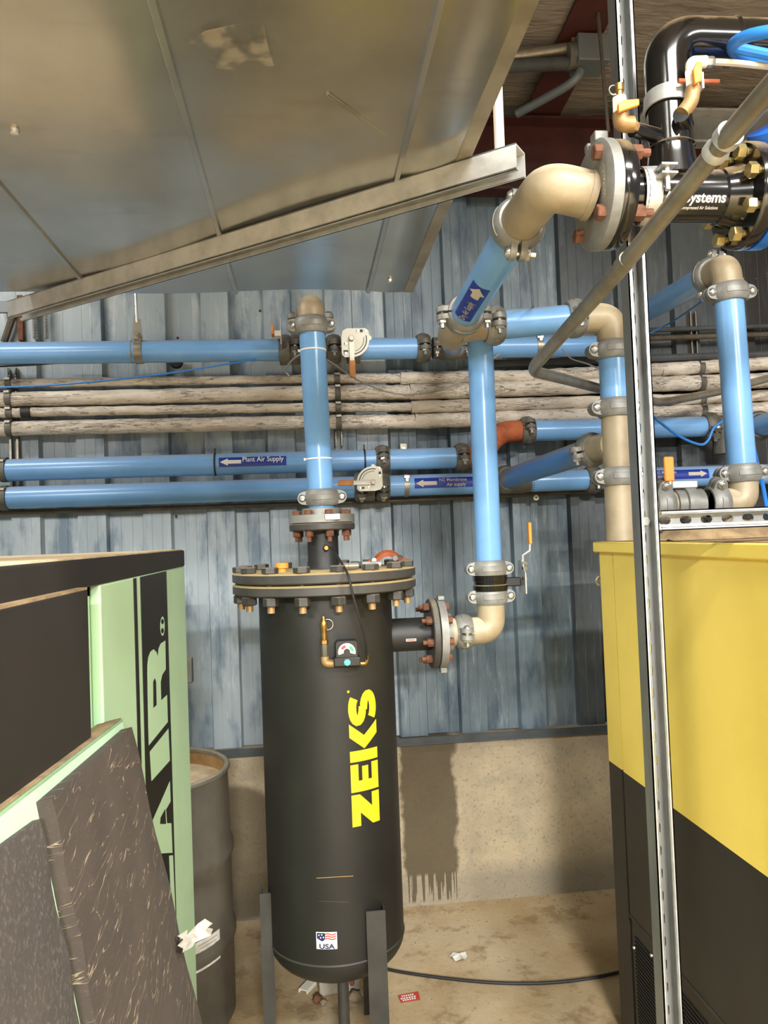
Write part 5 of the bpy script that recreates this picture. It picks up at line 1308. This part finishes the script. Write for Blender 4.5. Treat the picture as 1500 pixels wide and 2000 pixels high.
def drum_pt(px, py):
    d = ray(px, py); d2 = V((d.x, d.y)); o2 = V((-dXc, -dYc)); A = d2.dot(d2); B = 2 * o2.dot(d2); Cc = o2.dot(o2) - (dR + .001) ** 2
    return CAM + d * ((-B - math.sqrt(max(0, B * B - 4 * A * Cc))) / (2 * A))
lp_ = drum_pt(408, 1858); nl = V((lp_.x - dXc, lp_.y - dYc, 0))
mb = MB(); v, f = rect2(-0.05, -0.058, 0.05, 0.058); wrap(mb, v, f, V((dXc, dYc, lp_.z)), (0, 0, 1), nl, dR + 0.001, 0.01)
lab = part('paper_label', mb, 'white_paper', drum, label='torn white paper label')
mb = MB()
for k_ in range(6):
    v, f = rect2(0.035 - k_ * 0.012, -0.042 + 0.006 * (k_ % 3), 0.038 - k_ * 0.012, 0.044 - 0.008 * (k_ % 2)); wrap(mb, v, f, V((dXc, dYc, lp_.z)), (0, 0, 1), nl, dR + 0.0018, 0.01)
part('print_line', mb, 'cable_grey', lab)

# ================================================================== YELLOW DRYER (right)
YX = 1.0
def yx(px, py, lift=0.0): return PX(px, py, YX + lift)
Y1 = yx(1170, 1070).y; Y0 = 0.6; yt1 = yx(1167, 1058).z; yt0 = yx(1167, 1078).z; zs_ = yx(1350, 1604).z; zs_ = (yx(1195, 1491).z + yx(1500, 1710).z) / 2; zv_ = yx(1237, 1792).z
dry = thing('air_dryer', 'tall cabinet with yellow upper and black lower side panels', 'cabinet', (YX + 0.6, 1.6, 0))
part('body', MB().box((YX + 0.62, (Y0 + Y1) / 2, yt0 / 2), (1.22, Y1 - Y0 - 0.02, yt0 - 0.002)), 'dryer_black', dry)
def two_tone(name, ya, yb, x0, x1, zlow=0.0, bevel=0.003):
    mb = MB(); mb.box(((x0 + x1) / 2, (ya + yb) / 2, (zs_ + yt0) / 2), (x1 - x0, yb - ya, yt0 - zs_), mi=0)
    mb.box(((x0 + x1) / 2, (ya + yb) / 2, (zlow + zs_) / 2), (x1 - x0, yb - ya, zs_ - zlow), mi=1)
    return part(name, mb, ['yellow_paint', 'dryer_black'], dry)
yc = yx(1195, 1090).y; yd = yx(1199, 1090).y
two_tone('corner_post', yc, Y1, YX, YX + 0.06)
two_tone('side_door', Y0, yd, YX - 0.002, YX + 0.02, zv_)
part('groove', MB().box((YX + 0.03, (yc + yd) / 2, (yt0 + zs_) / 2), (0.02, yc - yd, yt0 - zs_)), 'yellow_paint', dry)
part('rear_panel', MB().box((YX + 0.62, Y1 - 0.008, (zs_ + yt0) / 2), (1.2, 0.012, yt0 - zs_)), 'yellow_paint', dry)
part('lid', MB().box((YX + 0.61, (Y0 + Y1) / 2, (yt0 + yt1) / 2), (1.26, Y1 - Y0 + 0.014, yt1 - yt0)), 'yellow_paint', dry, bevel=0.004)
part('lid_dust', MB().box((YX + 0.62, (Y0 + Y1) / 2, yt1 + 0.001), (1.23, Y1 - Y0 - 0.02, 0.003)), 'dust_brown', dry)
part('lower_panel', MB().box((YX + 0.012, (Y0 + yd) / 2, zv_ / 2 + 0.02), (0.02, yd - Y0, zv_ - 0.05)), 'dryer_black', dry)
part('panel_lip', MB().box((YX - 0.001, (Y0 + yd) / 2, zv_ - 0.003), (0.008, yd - Y0, 0.005)), 'steel_leg', dry)
yg = [yx(1243, 1900).y, yx(1285, 1900).y, yx(1288, 1900).y, yx(1372, 1990).y]
for a, c_ in ((yg[0], yg[0] - 0.20), (yg[0] - 0.215, yg[0] - 0.45), (yg[0] - 0.47, yg[0] - 0.70), (yg[0] - 0.72, yg[0] - 0.95)):
    mb = MB()
    for k_ in range(28):
        z = zv_ - 0.06 - k_ * 0.0125; mb.box((YX - 0.0005, (a + c_) / 2, z), (0.004, a - c_, 0.0055))
    o = part('louvre_grille', mb, 'black_gloss' if False else 'rubber', dry); o['kind'] = 'stuff'
for px, py in ((1239, 1851), (1273, 1866)):
    p = yx(px, py, -0.002); part('screw', MB().lathe([(0.006, 0), (0.005, 0.004), (0.0001, 0.005)], frame(p, (-1, 0, 0)), 10), 'zinc', dry)
for px, py in ((1168, 1072), (1172, 1135)):
    p = P(px, py, Y1 + 0.01); part('lifting_eye', MB().tube(arc(p, (1, 0, 0), (0, 0, 1), 0.014, 0, 2 * PI, 16), 0.005, 8), 'conduit', dry)
# dusty rag on top of the dryer
rg = MB(); n1, n2 = 22, 12; ra_ = P(1425, 1050, 2.1); vs = []
for j in range(n2 + 1):
    for i in range(n1 + 1):
        u = i / n1 * 2 - 1; v_ = j / n2 * 2 - 1
        hgt = 0.055 * max(0, 1 - abs(u) ** 3) * max(0, 1 - v_ * v_) * (0.7 + 0.3 * math.sin(7 * u + 3 * v_)) + 0.008 * math.sin(11 * u) * math.cos(9 * v_) * (1 - v_ * v_)
        vs.append(V((ra_.x + 0.20 * u, 2.12 + 0.11 * v_ + 0.02 * math.sin(5 * u), yt1 + 0.004 + max(0, hgt))))
rg.add(vs, [(j * (n1 + 1) + i, j * (n1 + 1) + i + 1, (j + 1) * (n1 + 1) + i + 1, (j + 1) * (n1 + 1) + i) for j in range(n2) for i in range(n1)])
top('rag', rg, 'dust_brown', 'dirt brown rag heaped on the yellow cabinet under the cross strut', 'rag', angle=1.0)

# ================================================================== ON THE FLOOR
def fp(px, py, z=0.0): return PZ(px, py, z)
q = [fp(690, 1872, .007), fp(757, 1893, .007), fp(850, 1908, .007), fp(960, 1919, .007), fp(1060, 1920, .007), fp(1150, 1911, .007), fp(1235, 1893, .007), fp(1320, 1875, 0.007)]
cord('floor_cable', 'black cable lying across the floor from behind the tank', q, 0.006, 'rubber', 'cable')
bp = fp(662, 1942)
cb = thing('concrete_block', 'grey concrete block on the floor under the tank', 'block', bp)
fm = frame(bp + V((0, 0.045, 0)), up, (1, 0.12, 0))
part('block', MB().box((0, 0, 0.03), (0.155, 0.09, 0.06), fm), 'concrete_block', cb, bevel=0.006)
part('pipe_stub', MB().lathe([(0.006, 0), (0.010, 0), (0.010, 0.02), (0.006, 0.02)], frame(fm @ V((0.045, -0.04, 0.04)), (0, -1, 0)), 14), 'rust', cb)
sp = fp(601, 1930); fm = frame(sp, up, (0.6, 1, 0))
top('metal_offcut', MB().box((0, 0, 0.012), (0.07, 0.035, 0.003), fm).box((0, -0.017, 0.006), (0.07, 0.003, 0.012), fm).box((0, 0.017, 0.006), (0.07, 0.003, 0.012), fm), 'white_plate', 'pale metal channel offcut on the floor left of the block', 'offcut')
def rock(p, r, seed, lab, mat='stone'):
    rnd = random.Random(seed); mb = MB(); prs = []
    for i in range(7):
        a = PI * i / 6; prs.append((max(0.0001, r * math.sin(a)), r * 0.75 * (1 - math.cos(a))))
    mb.lathe(prs, frame(p - V((0, 0, r * 0.2)), up), 9)
    for v_ in mb.v:
        s_ = 1 + rnd.uniform(-0.22, 0.22); d = v_ - p; v_.x = p.x + d.x * s_; v_.y = p.y + d.y * s_; v_.z = max(p.z, v_.z * (1 + rnd.uniform(-0.1, 0.1)))
    return top('stone', mb, mat, lab, 'stone', 'stones under the tank', angle=0.3)
rock(fp(695, 1955), 0.026, 3, 'pointed tan stone beside the drain pipe under the tank')
rock(fp(620, 1958), 0.02, 5, 'reddish stone left of the drain pipe under the tank', 'rust')
rock(fp(632, 1962), 0.014, 9, 'small tan stone before the concrete block')
rp_ = [fp(x, y, 0.003) for x, y in ((777, 1944), (817, 1936), (821, 1952), (783, 1958))]
rd_ = thing('paper_tag', 'red paper tag with white print lying on the floor', 'tag', rp_[0])
part('paper', MB().slab(rp_, (0, 0, -1), 0.001), 'paper_red', rd_)
c_ = sum(rp_, V((0, 0, 0))) / 4; ex = ((rp_[1] - rp_[0]) + (rp_[2] - rp_[3])).normalized(); ey = V((0, 0, 1)).cross(ex)
mb = MB()
for k_, (wx, yy_) in enumerate(((0.024, 0.012), (0.03, -0.002), (0.026, -0.014))):
    for j in range(6):
        x = -wx + j * wx / 3 ; mb.box((0, 0, 0), (wx * .22, 0.008, 0.0004), frame(c_ + ex * x + ey * yy_ + V((0, 0, 0.0006)), up, ex))
part('print', mb, 'print_white', rd_)
wp_ = fp(896, 1872)
mb = MB(); vs = [wp_ + V((0.035 * math.cos(a) * (1 + .2 * math.sin(3 * a)), 0.03 * math.sin(a), 0.004 + 0.010 * (i % 2))) for i, a in enumerate([2 * PI * i / 9 for i in range(9)])] + [wp_ + V((0, 0, 0.02))]
mb.add(vs, [(i, (i + 1) % 9, 9) for i in range(9)]); top('paper_scrap', mb, 'white_paper', 'crumpled pale paper scrap on the floor before the stained wall', 'scrap', angle=0.1)
# crumbs of dirt along the foot of the wall
rnd = random.Random(11); mb = MB()
for i in range(150):
    if i < 110: p = V((rnd.uniform(0.2, 1.6), WY - 0.03 - abs(rnd.gauss(0, 0.10)), 0))
    else: p = V((rnd.uniform(-0.3, 1.3), rnd.uniform(2.5, 3.4), 0))
    r = rnd.uniform(0.0015, 0.005); mb.lathe([(r, 0), (r * .8, r * .6), (0.0001, r * .8)], frame(p, up, (math.cos(i), math.sin(i), 0)), 5)
top('floor_debris', mb, 'stone', 'crumbs of dirt and grit scattered along the wall foot', 'debris', kind='stuff')

# ================================================================== UNDER THE ROOF
cY = 2.95
def tubes(label, a, c_, r, mat, mid=None):
    pts = [P(*a), P(*c_)] if not mid else [P(*a), P(*mid), P(*c_)]
    return top('conduit_run', MB().tube(smooth(pts), r, 16), mat, label, 'conduit', 'conduits under the roof')
tubes('upper shiny conduit entering the grey roof junction box', (880, 116, cY), (1114, 94, cY), 0.022, 'conduit', (1000, 110, cY))
tubes('lower dark conduit entering the grey roof junction box', (880, 134, cY), (1112, 124, cY), 0.026, 'pipe_grey_dark')
tubes('middle conduit between two others below the roof', (880, 127, cY + .03), (1112, 112, cY + .03), 0.02, 'conduit_dark')
tubes('grey conduit slanting down from the roof junction box', (1134, 138, cY), (1010, 222, cY + 0.2), 0.018, 'box_grey', (1110, 166, cY + 0.02))
jb = P(1150, 108, cY); jt = thing('junction_box', 'grey junction box with a round end under the red rafter', 'box', jb)
part('box', MB().box(jb, (0.13, 0.12, 0.11)), 'box_grey', jt, bevel=0.004)
part('round_end', MB().cyl(P(1106, 112, cY), P(1130, 110, cY), 0.052, 20), 'cast_dirty', jt)
part('lug', MB().box(P(1122, 82, cY), (0.03, 0.03, 0.04)), 'brass_tan', jt)
top('hanger_rod', MB().tube([P(1168, 26, 2.8), P(1188, 258, 2.8)], 0.0075, 8), 'conduit_dark', 'thin threaded rod hanging just left of the post', 'rod')
ga = P(1250, 250, 3.3); gb_ = P(1640, 258, 3.3)
gch = thing('roof_channel', 'pale galvanised channel running along behind the black elbow', 'channel', ga)
h_ = 62 / ppm(P(1400, 258, 3.3))
part('web', MB().box(((ga.x + 3.2) / 2, 3.3, P(1400, 258, 3.3).z), (3.2 - ga.x, 0.01, h_)), 'galv_strut', gch)
for s_ in (-1, 1): part('flange', MB().box(((ga.x + 3.2) / 2, 3.27, P(1400, 258, 3.3).z + s_ * h_ / 2), (3.2 - ga.x, 0.06, 0.012)), 'galv_bright', gch)
# small fixings on the wall
bk = thing('steel_bracket', 'rusty steel bracket on the wall under the left duct end', 'bracket', P(30, 660, 3.5))
part('upright', MB().box(P(41, 622, 3.52), (0.022, 0.03, 0.20)), 'rust', bk)
part('brace', MB().cyl(P(8, 668, 3.5), P(34, 592, 3.5), 0.016, 8), 'conduit_dark', bk)
part('plate', MB().box(P(14, 600, 3.5), (0.09, 0.02, 0.05)), 'box_grey', bk)
for px, lab in ((68, 'crinkled foil strip on the wall, left of the pair'), (90, 'crinkled foil strip on the wall, right of the pair')):
    a = P(px, 662, WY - 0.045); c_ = P(px - 2, 596, WY - 0.045)
    top('foil_strip', MB().tube([a.lerp(c_, i / 24) + V((0.003 * (i % 2), 0, 0)) for i in range(25)], [0.009 + 0.003 * (i % 2) for i in range(25)], 8), 'zinc', lab, 'foil', 'foil strips on the wall', angle=0.2)
for px, py, lab in ((787, 876, 'small zinc strut clip above the plant air pipe'), (1032, 948, 'small grey strut clip under the slanting dusty pipe')):
    p = P(px, py, 3.5); t = thing('strut_clip', lab, 'clip', p, 'strut clips')
    part('plate', MB().box(p, (0.034, 0.05, 0.045)), 'conduit', t, bevel=0.003); part('bolt', MB().hexa(p + V((0, -0.035, -0.004)), p + V((0, -0.02, -0.004)), 0.009), 'zinc', t)
p = P(1047, 972, 3.47)
top('eyelet', MB().tube(arc(p, (1, 0, 0), (0, 0, 1), 0.009, 0, 2 * PI, 14), 0.005, 8), 'white_plate', 'small white eyelet hanging below the thin brown conduit', 'eyelet')
